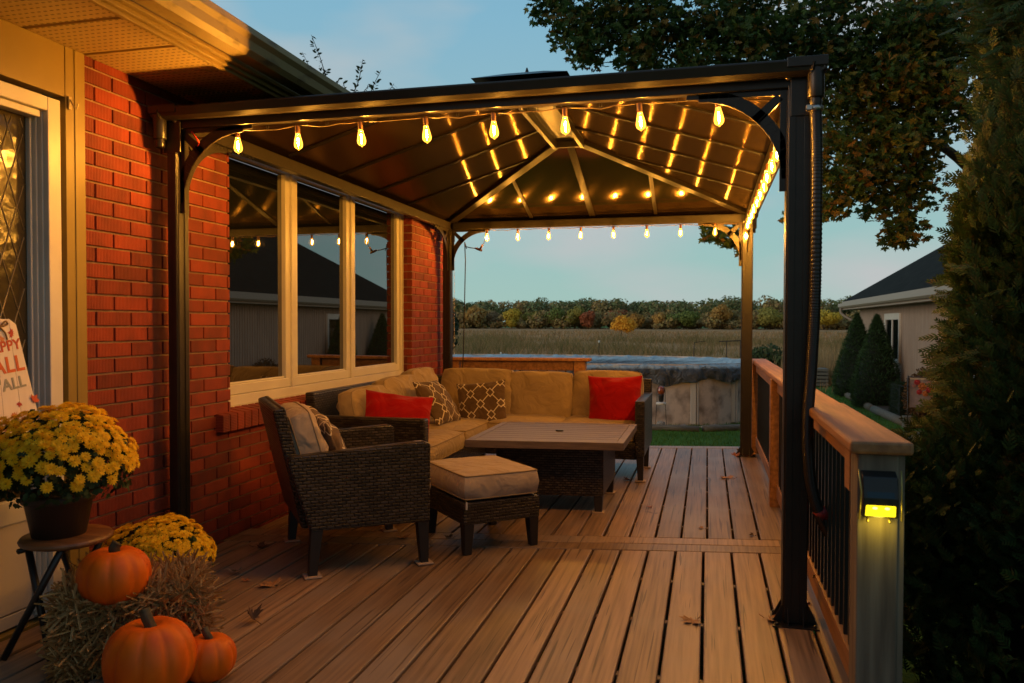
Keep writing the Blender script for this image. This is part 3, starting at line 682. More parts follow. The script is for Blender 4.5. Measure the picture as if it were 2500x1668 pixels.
# ------------------------------------------------------------------ railings
def baluster(x_, y_, par, z0=.165, z1=.80):
    o = bpy.data.objects.new('baluster', bal); COL.objects.link(o); o.parent = par; o.location = Vector((x_, y_, 0))-ORG[par.name]
bal = mesh('baluster', MB().box(-.0095, .0095, -.0095, .0095, .15, .80), metal_bl)
rl = thing('deck_railing', 'cedar deck railing with black balusters along the right edge of the deck', 'railing', (.48, 5, 0))
for y_ in (2.505, 5.68, 7.99):
    w_ = .055
    m = MB().box(.482-w_, .482+w_, y_-w_, y_+w_, -.55, .876)
    obj('post', m, postwood if y_ < 3 else railwood, rl, .004)
tm = MB().box(.538, .556, 2.46, 2.55, -.5, .874); obj('post_trim', tm, postwood, rl, .002)
m = MB().box(.402, .572, 2.425, 3.60, .878, .916); obj('cap', m, railwood, rl, .009)
m = MB().box(.428, .566, 3.604, 8.12, .876, .913); obj('cap', m, railwood, rl, .009)
for a, b in ((2.56, 5.62), (5.74, 7.93)):
    obj('top_rail', MB().box(.463, .501, a, b, .79, .8755), railwood, rl, .003)
    obj('bottom_rail', MB().box(.463, .501, a, b, .075, .165), railwood, rl, .003)
    n = int((b-a)/.095)
    for i in range(1, n): baluster(.482, a+(b-a)*i/n, rl)
obj('side_board', MB().box(.425, .455, 2.57, 2.66, .74, .872), railwood, rl, .003)
obj('side_board', MB().box(.425, .440, 5.63, 5.73, 0.002, .872), railwood, rl, .003)
br = thing('back_railing', 'short cedar railing with flat cap across the deck end behind the sofa', 'railing', (-2, 8.15, 0))
def bx_y(x): return 8.13+.13*(x+2.7)
def rail_piece(name, x0, x1, dy0, dy1, z0, z1, bev=.004):
    m = MB().hexa([(xx, bx_y(xx)+d, z) for z in (z0, z1) for xx, d in ((x0, dy0), (x1, dy0), (x1, dy1), (x0, dy1))]); return obj(name, m, railwood, br, bev)
rail_piece('cap', -2.74, -1.20, -.07, .085, .854, .890, .008)
rail_piece('post', -2.70, -2.60, -.05, .05, -.3, .8525); rail_piece('post', -1.37, -1.25, -.05, .05, -.3, .8525)
rail_piece('top_rail', -2.59, -1.38, -.02, .02, .755, .852); rail_piece('bottom_rail', -2.59, -1.38, -.02, .02, .07, .16)
balb = mesh('baluster', MB().box(-.0095, .0095, -.0095, .0095, .15, .76), metal_bl)
for i in range(12):
    xx = -2.53+i*.097; o = bpy.data.objects.new('baluster', balb); COL.objects.link(o); o.parent = br; o.location = Vector((xx, bx_y(xx), 0))-ORG[br.name]
# solar post light
sp = thing('solar_post_light', 'black solar lamp with glowing yellow lens on the railing end post', 'lamp', (.482, 2.45, .72))
PX = .482
m = MB().prism([(0, .70), (.036, .70), (.046, .74), (.046, .757), (.03, .815), (0, .83)], lambda u, v, w: (PX-.047+w, 2.449-u, v), .094); obj('housing', m, mat('lamp_black', (.015, .017, .018), .3), sp, .003)
m = MB().hexa([(PX-.036, 2.4025, .759), (PX+.036, 2.4025, .759), (PX+.036, 2.41, .759), (PX-.036, 2.41, .759), (PX-.036, 2.4185, .806), (PX+.036, 2.4185, .806), (PX+.036, 2.422, .806), (PX-.036, 2.422, .806)])
obj('solar_cell', m, mat('solar_cell', (.012, .03, .045), .12), sp)
m = MB().hexa([(PX-.041, 2.4095, .704), (PX+.041, 2.4095, .704), (PX+.041, 2.425, .704), (PX-.041, 2.425, .704), (PX-.040, 2.4005, .738), (PX+.040, 2.4005, .738), (PX+.040, 2.42, .738), (PX-.040, 2.42, .738)])
obj('lens', m, emit('lens_yellow', (1, .70, .012), 1.9), sp, .004)
for s_ in (-1, 1): obj('led', MB().lathe([(.0001, -.004), (.006, -.002), (.007, 0), (.006, .002), (.0001, .004)], (PX+s_*.016, 2.4015, .730), 10), emit('led_glow', (1, .82, .12), 5), sp)
brass = mat('brass_edge', (.45, .36, .1), .3, metal=.5)
for s_ in (-1, 1):
    obj('side_bracket', MB().tube([(PX+s_*.056, 2.425, .835), (PX+s_*.053, 2.40, .775), (PX+s_*.056, 2.41, .695)], .0022, 6), brass, sp)
    obj('clip', MB().tube([(PX+s_*.028, 2.44, .695), (PX+s_*.030, 2.43, .684)], .004, 6), brass, sp)
ll = bpy.data.lights.new('post_lamp_light', 'POINT'); ll.energy = .35; ll.color = (1, .75, .08); ll.shadow_soft_size = .02
lo = bpy.data.objects.new('post_lamp_light', ll); COL.objects.link(lo); lo.parent = sp; lo.location = Vector((PX, 2.40, .685))-ORG[sp.name]
#PART2
# ------------------------------------------------------------------ furniture
def wickermat(name, base, hi, sx=26, sz=62):
    m = bpy.data.materials.new(name); m.use_nodes = True; N = m.node_tree.nodes; L = m.node_tree.links; P = N['Principled BSDF']
    T = node(m, 'ShaderNodeTexCoord'); sp = node(m, 'ShaderNodeSeparateXYZ'); L.new(T.outputs['Object'], sp.inputs[0])
    a = node(m, 'ShaderNodeMath', operation='ADD'); L.new(sp.outputs[0], a.inputs[0]); L.new(sp.outputs[1], a.inputs[1])
    c = node(m, 'ShaderNodeCombineXYZ'); L.new(a.outputs[0], c.inputs[0]); L.new(sp.outputs[2], c.inputs[1])
    b = node(m, 'ShaderNodeTexBrick'); b.offset = .5; b.inputs['Scale'].default_value = 1; b.inputs['Brick Width'].default_value = 1/sx; b.inputs['Row Height'].default_value = 1/sz
    b.inputs['Mortar Size'].default_value = .0034; b.inputs['Mortar Smooth'].default_value = 1.; b.inputs['Bias'].default_value = -.1
    b.inputs['Color1'].default_value = (*base, 1); b.inputs['Color2'].default_value = (*hi, 1); b.inputs['Mortar'].default_value = (base[0]*.25, base[1]*.25, base[2]*.25, 1)
    L.new(c.outputs[0], b.inputs['Vector']); L.new(b.outputs[0], P.inputs['Base Color'])
    iv = node(m, 'ShaderNodeMath', operation='SUBTRACT'); iv.inputs[0].default_value = 1; L.new(b.outputs[1], iv.inputs[1])
    # each strand bulges along its length
    bm = node(m, 'ShaderNodeBump'); bm.inputs['Strength'].default_value = 1.; bm.inputs['Distance'].default_value = .012; L.new(iv.outputs[0], bm.inputs['Height'])
    L.new(bm.outputs[0], P.inputs['Normal']); P.inputs['Roughness'].default_value = .38; P.inputs['Specular IOR Level'].default_value = .45
    return m
wick = wickermat('wicker', (.018, .014, .011), (.064, .051, .042))
def fabric(name, base, dark):
    m = mat(name, base, .9, spec=.15, dark=dark, nscale=5, bump=.02, bscale=420, bstretch=(1, 1, 1))
    N = m.node_tree.nodes; L = m.node_tree.links; P = N['Principled BSDF']; P.inputs['Sheen Weight'].default_value = .15
    # soft wrinkles under the weave
    T = node(m, 'ShaderNodeTexCoord'); q = node(m, 'ShaderNodeTexNoise'); q.inputs['Scale'].default_value = 7; q.inputs['Detail'].default_value = 2; q.inputs['Distortion'].default_value = 1.2
    L.new(T.outputs['Object'], q.inputs['Vector']); b = node(m, 'ShaderNodeBump'); b.inputs['Strength'].default_value = .5; b.inputs['Distance'].default_value = .05; L.new(q.outputs[0], b.inputs['Height'])
    old = [l for l in L if l.to_socket == P.inputs['Normal']][0].from_node
    L.new(b.outputs[0], old.inputs['Normal']); return m
tan = fabric('tan_canvas', (.40, .29, .155), (.34, .24, .125))
tan2 = fabric('grey_tan_canvas', (.44, .34, .25), (.38, .29, .21))
piping = mat('piping', (.27, .19, .10), .8)
redc = fabric('red_cloth', (.40, .004, .004), (.30, .003, .003))
def trellis(name):
    m = fabric(name, (.14, .085, .045), (.115, .07, .036)); N = m.node_tree.nodes; L = m.node_tree.links; P = N['Principled BSDF']
    T = node(m, 'ShaderNodeTexCoord'); sp = node(m, 'ShaderNodeSeparateXYZ'); L.new(T.outputs['Object'], sp.inputs[0])
    def mth(op, a, b=None):
        n = node(m, 'ShaderNodeMath', operation=op)
        for i, x in enumerate((a, b)):
            if x is None: continue
            if isinstance(x, (int, float)): n.inputs[i].default_value = x
            else: L.new(x, n.inputs[i])
        return n.outputs[0]
    X = mth('MULTIPLY', sp.outputs[0], 5.9); Y = mth('MULTIPLY', sp.outputs[1], 5.3)
    a = mth('ADD', X, Y); b = mth('SUBTRACT', X, Y)
    fa = mth('ABSOLUTE', mth('SUBTRACT', a, mth('ROUND', a))); fb = mth('ABSOLUTE', mth('SUBTRACT', b, mth('ROUND', b)))
    mxv = mth('MAXIMUM', fa, fb); mnv = mth('MINIMUM', fa, fb)
    line = mth('MULTIPLY', mth('LESS_THAN', mnv, .03), mth('GREATER_THAN', mxv, .19)); ring = mth('LESS_THAN', mth('ABSOLUTE', mth('SUBTRACT', mxv, .19)), .03)
    pat = mth('MAXIMUM', line, ring)
    old = [l for l in L if l.to_socket == P.inputs['Base Color']][0].from_socket
    mx = node(m, 'ShaderNodeMix', data_type='RGBA'); mx.inputs['B'].default_value = (.66, .56, .40, 1); L.new(pat, mx.inputs['Factor']); L.new(old, mx.inputs['A']); L.new(mx.outputs['Result'], P.inputs['Base Color'])
    return m
trel = trellis('trellis_cloth')
def cushion(w, h, t, et, pinch=0., n=26, wr=.0, seed=0, rnd=.10, belly=0.):
    """cushion lying in xy, thickness along z; et: edge thickness (0 = knife edge)"""
    r = random.Random(seed); ph = [r.uniform(0, 6.28) for _ in range(6)]
    m = MB(); g = []
    def xy(u, v):
        a = 1-pinch*(1-v*v); b = 1-pinch*(1-u*u)
        qx = math.sqrt(max(0, 1-rnd*v**4)); qy = math.sqrt(max(0, 1-rnd*u**4))
        return w/2*u*a*qx, h/2*v*b*qy
    def top(u, v):
        f = max(0, 1-abs(u)**(2.6 if et < .02 else 5))**.55*max(0, 1-abs(v)**(2.6 if et < .02 else 5))**.55
        z = et/2+(t-et)/2*f
        z += belly*f*(-v)*.5
        if wr:
            e = (1-f)*f*4
            z += wr*e*(math.sin(9*u+ph[0]+3*v)*.5+math.sin(13*v+ph[1]-4*u)*.5)+wr*.6*f*math.sin(5*u+ph[2])*math.sin(4*v+ph[3])
        return z
    U = [math.sin(math.pi/2*(-1+2*i/n)) for i in range(n+1)]
    V = []; F = []
    for s in (1, -1):
        for j in range(n+1):
            for i in range(n+1):
                x, y = xy(U[i], U[j]); V.append((x, y, s*top(U[i], U[j])))
    k = (n+1)**2
    for j in range(n):
        for i in range(n):
            a = j*(n+1)+i; F.append((a, a+1, a+n+2, a+n+1)); F.append((k+a+n+1, k+a+n+2, k+a+1, k+a))
    ring = [i for i in range(n)]+[n+j*(n+1) for j in range(n)]+[n*(n+1)+n-i for i in range(n)]+[(n-j)*(n+1) for j in range(n)]
    L_ = len(ring)
    if et > .004:
        # side band with a slight bulge
        o = len(V)
        for i in ring:
            x, y, z = V[i]; d = Vector((x/(w/2), y/(h/2), 0)); d = Vector((math.copysign(abs(d.x)**6, d.x), math.copysign(abs(d.y)**6, d.y), 0)); d = d.normalized() if d.length else d
            V.append((x+d.x*et*.12, y+d.y*et*.12, 0))
        for q in range(L_):
            a, b = ring[q], ring[(q+1) % L_]; F.append((b, a, o+q, o+(q+1) % L_)); F.append((o+(q+1) % L_, o+q, k+a, k+b))
    else:
        for q in range(L_):
            a, b = ring[q], ring[(q+1) % L_]; F.append((b, a, k+a, k+b))
    m.add(V, F, True)
    pip = MB()
    if et > .02:
        for s in (1, -1):
            P = [Vector((V[i][0], V[i][1], s*et/2)) for i in ring]; pip.tube(P+[P[0]], .0042, 5, False)
    return m, pip
def place(o, M): o.matrix_local = Matrix.Translation(o.location) @ M if False else M
def add_cushion(name, parent, M, w, h, t, et, m, label=None, pip=True, **k):
    a, p = cushion(w, h, t, et, **k)
    o = link(name, mesh(name, a, m)); o.parent = parent; 
    o.matrix_local = M
    if label: o['label'] = label
    if pip and p.v: q = link('piping', mesh('piping', p, piping)); q.parent = o
    return o
def TR(x, y, z, rx=0, ry=0, rz=0):
    return Matrix.Translation((x, y, z)) @ Matrix.Rotation(R(rz), 4, 'Z') @ Matrix.Rotation(R(ry), 4, 'Y') @ Matrix.Rotation(R(rx), 4, 'X')
def tleg(mb, x, y, z0, z1, a=.03, b=.021, dx=0, dy=0):
    mb.hexa([(x-b+dx, y-b+dy, z0), (x+b+dx, y-b+dy, z0), (x+b+dx, y+b+dy, z0), (x-b+dx, y+b+dy, z0), (x-a, y-a, z1), (x+a, y-a, z1), (x+a, y+a, z1), (x-a, y+a, z1)])
def legs(par, spots, z1, pads=True):
    for (x, y, dx, dy) in spots:
        m = MB(); tleg(m, x, y, .010 if pads else .002, z1, dx=dx, dy=dy); l = obj('leg', m, black_wood, par, .003)
        if pads: obj('pad', MB().box(x+dx-.042, x+dx+.042, y+dy-.042, y+dy+.042, .003, .011), coaster, l, .002)
# --- sectional sofa (world coordinates, parts shifted to the root)
so_ = thing('sectional_sofa', 'L shaped dark wicker sectional sofa with tan cushions in the deck corner', 'sofa', (-1.5, 6.0, 0))
OS = ORG[so_.name]
def spart(name, mb, m=wick, bev=.012, label=None): return obj(name, mb, m, so_, bev, label)
SK = .10   # the back run follows the skew of the deck end
# left run: x -2.64..-1.80, y 4.78..7.0
m = MB().hexa([(-2.60, 4.86, .24), (-2.55, 4.86, .24), (-2.55, 7.05, .24), (-2.60, 7.05, .24), (-2.665, 4.86, .78), (-2.60, 4.86, .78), (-2.60, 7.05, .78), (-2.665, 7.05, .78)]); spart('backrest', m)
m = MB().hexa([(-2.55, 7.0, .24), (-.48, 7.12, .24), (-.48, 7.17, .24), (-2.55, 7.05, .24), (-2.55, 7.06, .76), (-.48, 7.18, .76), (-.48, 7.23, .76), (-2.55, 7.11, .76)]); spart('backrest', m)
m = MB().box(-2.64, -1.765, 4.78, 4.86, .22, .632); spart('armrest', m)
m = MB().box(-.548, -.472, 6.24, 7.14, .20, .645); spart('armrest', m)
m = MB().box(-2.56, -1.79, 4.862, 6.99, .17, .31); spart('seat_frame', m)
m = MB().box(-1.788, -.537, 6.28, 7.04, .17, .31); spart('seat_frame', m)
legs(so_, [(-1.81, 4.83, .0, 0), (-2.58, 4.83, 0, 0), (-.51, 6.29, .005, 0), (-.51, 6.92, 0, 0), (-1.83, 6.33, 0, 0), (-2.58, 6.95, 0, 0), (-1.83, 5.6, 0, 0)], .215)
for l in [o for o in bpy.data.objects if o.parent == so_ and o.name.startswith('leg')]: pass
T0 = lambda M: Matrix.Translation(-OS) @ M
sc = [(-2.17, 5.28, .375, .80, .80), (-2.17, 6.14, .375, .80, .86), (-1.47, 6.64, .375, .60, .74), (-.87, 6.66, .375, .62, .74)]
for i, (x, y, z, w, h) in enumerate(sc): add_cushion('seat_cushion', so_, T0(TR(x, y, z)), w, h, .165, .11, tan, wr=.006, seed=i, rnd=.06)
bc = [(-2.40, 5.30, .575, 78, .62, .42), (-2.40, 5.93, .59, 76, .70, .47), (-2.41, 6.50, .60, 74, .56, .52)]
for i, (x, y, z, an, w, h) in enumerate(bc): add_cushion('back_cushion', so_, T0(TR(x, y, z) @ Matrix.Rotation(R(90), 4, 'Z') @ Matrix.Rotation(R(an), 4, 'X')), w, h, .19, .10, tan, wr=.02, seed=10+i, rnd=.16, pip=True)
bc = [(-2.02, 6.84, .60, 76, .68, .49), (-1.445, 6.86, .59, 77, .60, .47), (-.845, 6.88, .60, 77, .61, .48)]
for i, (x, y, z, an, w, h) in enumerate(bc): add_cushion('back_cushion', so_, T0(TR(x, y, z) @ Matrix.Rotation(R(an), 4, 'X')), w, h, .20, .09, tan, wr=.014, seed=20+i, rnd=.14, pip=True)
# --- throw pillows, each a thing
def throw(name, label, M, w, m, seed, t=.15, group='throw pillows on the seating'):
    a, p = cushion(w, w*.97, t, .0, pinch=.075, wr=.012, seed=seed, rnd=.0)
    o = link(name, mesh(name, a, m)); o.matrix_world = M; tag(o, label, 'pillow', group); return o
def frame3(A, B, C_):
    A, B, C_ = Vector(A), Vector(B), Vector(C_); x = (B-A).normalized(); y = (B-C_); y = (y-x*y.dot(x)).normalized(); z = x.cross(y); c = (A+C_)/2
    return Matrix(((x.x, y.x, z.x, c.x), (x.y, y.y, z.y, c.y), (x.z, y.z, z.z, c.z), (0, 0, 0, 1)))
throw('throw_pillow', 'bright red pillow at the right end of the sofa, against its armrest', TR(-.748, 6.62, .60, 74, 0, 4) @ Matrix.Rotation(R(1), 4, 'Z'), .46, redc, 1)
throw('throw_pillow', 'red pillow lying low on the sofa seat behind the near wicker armrest', frame3((-2.38, 5.02, .72), (-1.93, 5.22, .655), (-1.77, 5.12, .42)), .48, redc, 2, .13)
throw('throw_pillow', 'brown trellis pillow leaning in the inner corner of the sofa', frame3((-2.23, 5.86, .765), (-2.18, 6.24, .755), (-1.99, 6.16, .475)), .42, trel, 3)
throw('throw_pillow', 'brown trellis pillow upright against the middle of the sofa back', TR(-1.86, 6.44, .555, 74, 0, 6) @ Matrix.Rotation(R(6), 4, 'Z'), .43, trel, 4)
# --- armchair (local: x forward, y to its left)
ch = thing('wicker_armchair', 'dark woven wicker armchair turned towards the ottoman, backrest by the window', 'armchair', (-1.871, 3.956, 0), R(37.5), world=False)
def cpart(name, mb, m=wick, bev=.012): return obj(name, mb, m, ch, bev)
for s in (-1, 1):
    m = MB(); y0, y1 = (-.395, -.325) if s < 0 else (.325, .395)
    poly = [(-.30, .235), (.31, .225), (.315, .63), (.28, .645), (-.40, .605), (-.405, .575)]
    m.prism(poly, lambda u, v, w: (u, y0+w, v), .07); cpart('armrest', m)
m = MB().hexa([(-.33, -.322, .235), (-.27, -.322, .235), (-.27, .322, .235), (-.33, .322, .235), (-.47, -.35, .83), (-.41, -.35, .845), (-.41, .35, .845), (-.47, .35, .83)]); cpart('backrest', m)
cpart('seat_frame', MB().box(-.29, .29, -.323, .323, .225, .33))
legs(ch, [(.275, -.355, .012, 0), (-.265, -.355, -.02, 0), (.275, .355, .012, 0), (-.265, .355, -.02, 0)], .24)
add_cushion('seat_cushion', ch, TR(.03, 0, .395), .62, .62, .15, .11, tan2, wr=.004, seed=31, rnd=.06)
add_cushion('back_cushion', ch, TR(-.275, .02, .595) @ Matrix.Rotation(R(90), 4, 'Z') @ Matrix.Rotation(R(-106+180), 4, 'X'), .58, .43, .19, .10, tan2, wr=.016, seed=33, rnd=.12)
C = ch.matrix_basis.copy(); CM = Matrix.Translation((-1.871, 3.956, 0)) @ Matrix.Rotation(R(37.5), 4, 'Z')
throw('throw_pillow', 'brown trellis pillow propped on the wicker armchair', CM @ TR(-.12, .02, .575) @ Matrix.Rotation(R(90), 4, 'Z') @ Matrix.Rotation(R(66), 4, 'X') @ Matrix.Rotation(R(8), 4, 'Z'), .44, trel, 5, .13)
# --- ottoman
ot = thing('ottoman', 'low wicker ottoman with thick tan cushion in front of the armchair', 'ottoman', (-1.273, 4.377, 0), R(42), world=False)
obj('frame', MB().box(-.235, .235, -.285, .285, .165, .285), wick, ot, .010)
legs(ot, [(-.20, -.25, -.006, -.005), (.20, -.25, .006, -.005), (-.20, .25, -.006, .005), (.20, .25, .006, .005)], .17, pads=False)
add_cushion('cushion', ot, TR(0, 0, .365), .455, .555, .15, .125, tan2, wr=.003, seed=41, rnd=.05)
m = MB().box(-.228, -.222, -.300, -.288, .255, .295); obj('care_tag', m, white_v, ot)
# --- fire table
tb = thing('coffee_table', 'square coffee table with grey slatted top over a woven wicker base', 'table', (-1.01, 5.42, 0))
topm = mat('table_slat', (.14, .098, .08), .5, dark=(.085, .058, .047), nscale=4, stretch=(.7, 14, 14), ramp=(.3, .65), island=.1, bump=.02, bscale=8)
def ty(x): return .115*(x+1.01)
def tslab(mb, x0, x1, a0, a1, z0, z1): mb.hexa([(xx, ty(xx)+aa, z) for z in (z0, z1) for xx, aa in ((x0, a0), (x1, a0), (x1, a1), (x0, a1))])
m = MB(); A0, A1 = 4.905, 5.885
for i in range(9):
    w_ = (A1-A0-.10)/9; tslab(m, -1.465, -.555, A0+.05+i*w_, A0+.05+(i+1)*w_-.006, .478, .500)
for a0, a1 in ((A0, A0+.046), (A1-.046, A1)): tslab(m, -1.515, -.505, a0, a1, .452, .501)
for x0, x1 in ((-1.515, -1.468), (-.552, -.505)): tslab(m, x0, x1, A0+.0465, A1-.0465, .452, .501)
tslab(m, -1.46, -.56, A0+.05, A1-.05, .455, .470)
tt = obj('tabletop', m, topm, tb, .003)
obj('umbrella_plug', MB().lathe([(.028, .5005), (.028, .509), (.022, .511)], (-1.0, 5.42, 0), 16), metal_bl, tb)
m = MB(); b0, b1 = 5.10, 5.80
m.hexa([(xx, yy+ty(xx), z) for z, e in ((.115, 0), (.455, 0)) for xx, yy in ((-1.365, b0), (-.655, b0), (-.655, b1), (-1.365, b1))]); obj('base', m, wickermat('wicker_base', (.022, .016, .012), (.08, .06, .045)), tb, .008)
for x, y in ((-1.33, 5.14), (-.69, 5.14), (-.69, 5.76), (-1.33, 5.76)):
    m = MB(); tleg(m, x, y+ty(x), .01, .116, .03, .024); l = obj('leg', m, black_wood, tb, .003); obj('pad', MB().box(x-.04, x+.04, y+ty(x)-.04, y+ty(x)+.04, .003, .011), coaster, l)

# ------------------------------------------------------------------ autumn display
stl = thing('plant_stool', 'small round wooden stool with crossed black legs holding the potted mum', 'stool', (-2.345, 2.465, 0))
obj('seat', MB().lathe([(.0001, .425), (.140, .425), (.156, .432), (.160, .442), (.153, .452), (.0001, .453)], (-2.345, 2.465, 0), 40), mat('stool_wood', (.24, .105, .04), .4, dark=(.12, .05, .02), nscale=4, stretch=(1, 9, 1)), stl)
for dy in (-.10, .10):
    a = MB().tube([(-2.345+.13, 2.465+dy, .424), (-2.345-.16, 2.465+dy*1.2, .004)], .013, 8); a.tube([(-2.345-.13, 2.465+dy*.8, .424), (-2.345+.16, 2.465+dy, .004)], .013, 8)
    for nm, (p, q) in (('leg', ((-2.345+.07, 2.465+dy, .424), (-2.345-.16, 2.465+dy*1.3, .014))), ('leg', ((-2.345-.11, 2.465+dy*.7, .424), (-2.345+.02, 2.465+dy, .014)))):
        obj('leg', MB().tube([p, q], .013, 8), black_wood, stl)
obj('brace', MB().tube([(-2.345-.12, 2.365, .405), (-2.345-.12, 2.565, .405)], .011, 8), black_wood, stl)
petal_y = leafmat('mum_petal', [(.85, .50, .006), (.92, .60, .012), (.78, .42, .004), (.95, .66, .03)], .6, .25)
mumleaf = leafmat('mum_leaf', [(.018, .04, .012), (.03, .06, .018), (.012, .028, .008)], .6, .2)
# blossom template: three rings of narrow petals and a button
def blossom_tpl():
    V = []; F = []
    for k, (n, r0, r1, z0, z1, w) in enumerate(((14, .15, 1., .0, .06, .17), (12, .12, .78, .08, .26, .16), (9, .08, .5, .16, .40, .13))):
        for i in range(n):
            t = 2*math.pi*(i+.5*k)/n+random.uniform(-.08, .08); c, s = math.cos(t), math.sin(t); rr_ = r1*random.uniform(.9, 1.06)
            o = len(V); rm = rr_*.7
            V += [(r0*c+s*w*.35, r0*s-c*w*.35, z0), (rm*c+s*w, rm*s-c*w, z0+(z1-z0)*.5), (rr_*c, rr_*s, z1), (rm*c-s*w, rm*s+c*w, z0+(z1-z0)*.5)]; F.append((o, o+1, o+2, o+3))
    o = len(V)
    for i in range(6): V.append((.16*math.cos(i*1.047), .16*math.sin(i*1.047), .36))
    V.append((0, 0, .42))
    for i in range(6): F.append((o+i, o+(i+1) % 6, o+6, o+6))
    return np.array(V), np.array(F)
bV, bF = blossom_tpl()
lv = np.array([(0, 0, 0), (.35, .32, .05), (.6, .18, .03), (.75, .3, .0), (1, 0, -.1), (.75, -.3, 0), (.6, -.18, .03), (.35, -.32, .05)], float); lf = np.array([(0, 1, 2, 7), (7, 2, 6, 6), (2, 3, 4, 6), (4, 5, 6, 6)])
lf = np.array([(0, 1, 2, 2), (0, 2, 6, 6), (0, 6, 7, 7), (2, 3, 4, 4), (2, 4, 6, 6), (6, 4, 5, 5)])[:, :3]
def mum(name, label, c, rx, rz, nfl, fs, pot=None, zmin=-.1, group='potted yellow mums'):
    c = np.array(c); t = thing(name, label, 'plant', tuple(c), group=group)
    if pot:
        r0, r1, z0, z1 = pot; pr_ = [(r0, z0), (r1*.98, z1-.035), (r1*1.06, z1-.033), (r1*1.06, z1), (r1*.95, z1), (r1*.93, z1-.02), (.0001, z1-.02)]
        obj('pot', MB().lathe(pr_, (c[0], c[1], 0), 36), mat('brown_pot', (.055, .03, .018), .5, dark=(.04, .022, .013), nscale=6), t)
    # leaf dome
    d = rdir(2600); d = d[d[:, 2] > -.35]; s = .55+.42*rng.random(len(d))[:, None]
    p = c+d*s*np.array([rx, rx, rz]); V, F = scatter(lv, lf, p, rdir(len(p)), d+.7*rdir(len(p)), fs*1.5*rng.uniform(.7, 1.3, len(p)))
    f = link('foliage', npmesh('foliage', V, F, mumleaf), t)
    # blossoms by rejection so that they sit edge to edge
    P = []; tries = 0
    while len(P) < nfl and tries < 20000:
        tries += 1; d = rdir(1)[0]
        if d[2] < zmin: continue
        if d[2] < .45 and random.random() > .16+max(0, d[2])*1.5: continue
        q = c+d*np.array([rx, rx, rz])*random.uniform(.95, 1.05)*(1+.05*math.sin(5*d[0]+3*d[1]))
        if all(np.sum((q-o[0])**2) > (fs*1.0)**2 for o in P): P.append((q, d))
    pos = np.array([o[0] for o in P]); dn = unit(np.array([o[1] for o in P])/np.array([rx, rx, rz])); dn = unit(dn+.22*rdir(len(P))+np.array([.1, -.15, .25]))
    V, F = scatter(bV, bF, pos, rdir(len(pos)), dn, fs*rng.uniform(.88, 1.28, len(pos)))
    link('blossoms', npmesh('blossoms', V, F, petal_y), t); return t
mum('potted_mum', 'big dome of yellow mums in a brown pot on the round stool', (-2.375, 2.46, .69), .275, .24, 330, .0225, (.092, .118, .4535, .615))
mum('potted_mum', 'smaller yellow mum standing behind the hay bale beside the brick wall', (-2.26, 2.87, .245), .225, .165, 260, .0215, (.08, .11, .012, .20))
fall_p = MB()
straw = leafmat('straw', [(.56, .31, .10), (.36, .19, .055), (.70, .46, .19), (.22, .11, .032)], .7, .15)
hay = thing('hay_bale', 'small loose hay bale under the pumpkins beside the stool', 'hay bale', (-2.10, 2.53, 0), R(36), world=False)
hl, hw_, hh = .235, .175, .258
a, _ = cushion(hl*1.86, hw_*1.86, hh*.95, hh*.72, n=14, rnd=.12); a.xf(Matrix.Translation((0, 0, hh*.5)))
obj('bale', a, mat('hay_core', (.20, .12, .05), .95, dark=(.08, .045, .02), nscale=30, bump=.1, bscale=60), hay)
n = 8500
face = rng.choice(5, n, p=[.34, .24, .24, .09, .09]); u = rng.uniform(-1, 1, (n, 3))
p = u*np.array([hl, hw_, hh/2]); nrm = np.zeros((n, 3))
for k, (ax, sg_) in enumerate(((2, 1), (1, -1), (1, 1), (0, -1), (0, 1))):
    q = face == k; p[q, ax] = sg_*np.array([hl, hw_, hh/2])[ax]*(1-.10*rng.random(q.sum())); nrm[q, ax] = sg_
p[:, 2] += hh/2
corn = np.maximum(0, np.abs(u[:, 0])+np.abs(u[:, 1])-1.6)[:, None]; p[:, :2] *= 1-.22*corn
ax = rdir(n)*np.array([1, .9, .7])+nrm*rng.normal(.0, .38, (n, 1)); ax[:, 2] -= .25*(face > 0); loose = rng.random(n) < .16; p[loose] += nrm[loose]*rng.uniform(.0, .035, (loose.sum(), 1)); ax[loose] += nrm[loose]*1.2
stv = np.array([(-.5, -.026, 0), (.5, -.026, 0), (.5, .026, 0), (-.5, .026, 0), (-.5, 0, -.026), (.5, 0, -.026), (.5, 0, .026), (-.5, 0, .026)]); stf = np.array([(0, 1, 2, 3), (4, 5, 6, 7)])
V, F = scatter(stv, stf, p+nrm*.012*rng.random((n, 1)), ax, rdir(n), rng.uniform(.045, .12, n)*np.where(loose, 1.35, 1.0))
V[:, 2] = np.maximum(V[:, 2], .004)
o = link('loose_straw', npmesh('loose_straw', V, F, straw), hay)
tw = MB()
pk = mat('pumpkin_skin', (.80, .155, .003), .5, spec=.3, dark=(.58, .085, .001), nscale=13, stretch=(1, 1, .45), detail=9, bump=.012, bscale=40)
stemm = mat('pumpkin_stem', (.12, .085, .035), .8, dark=(.03, .025, .012), nscale=20)
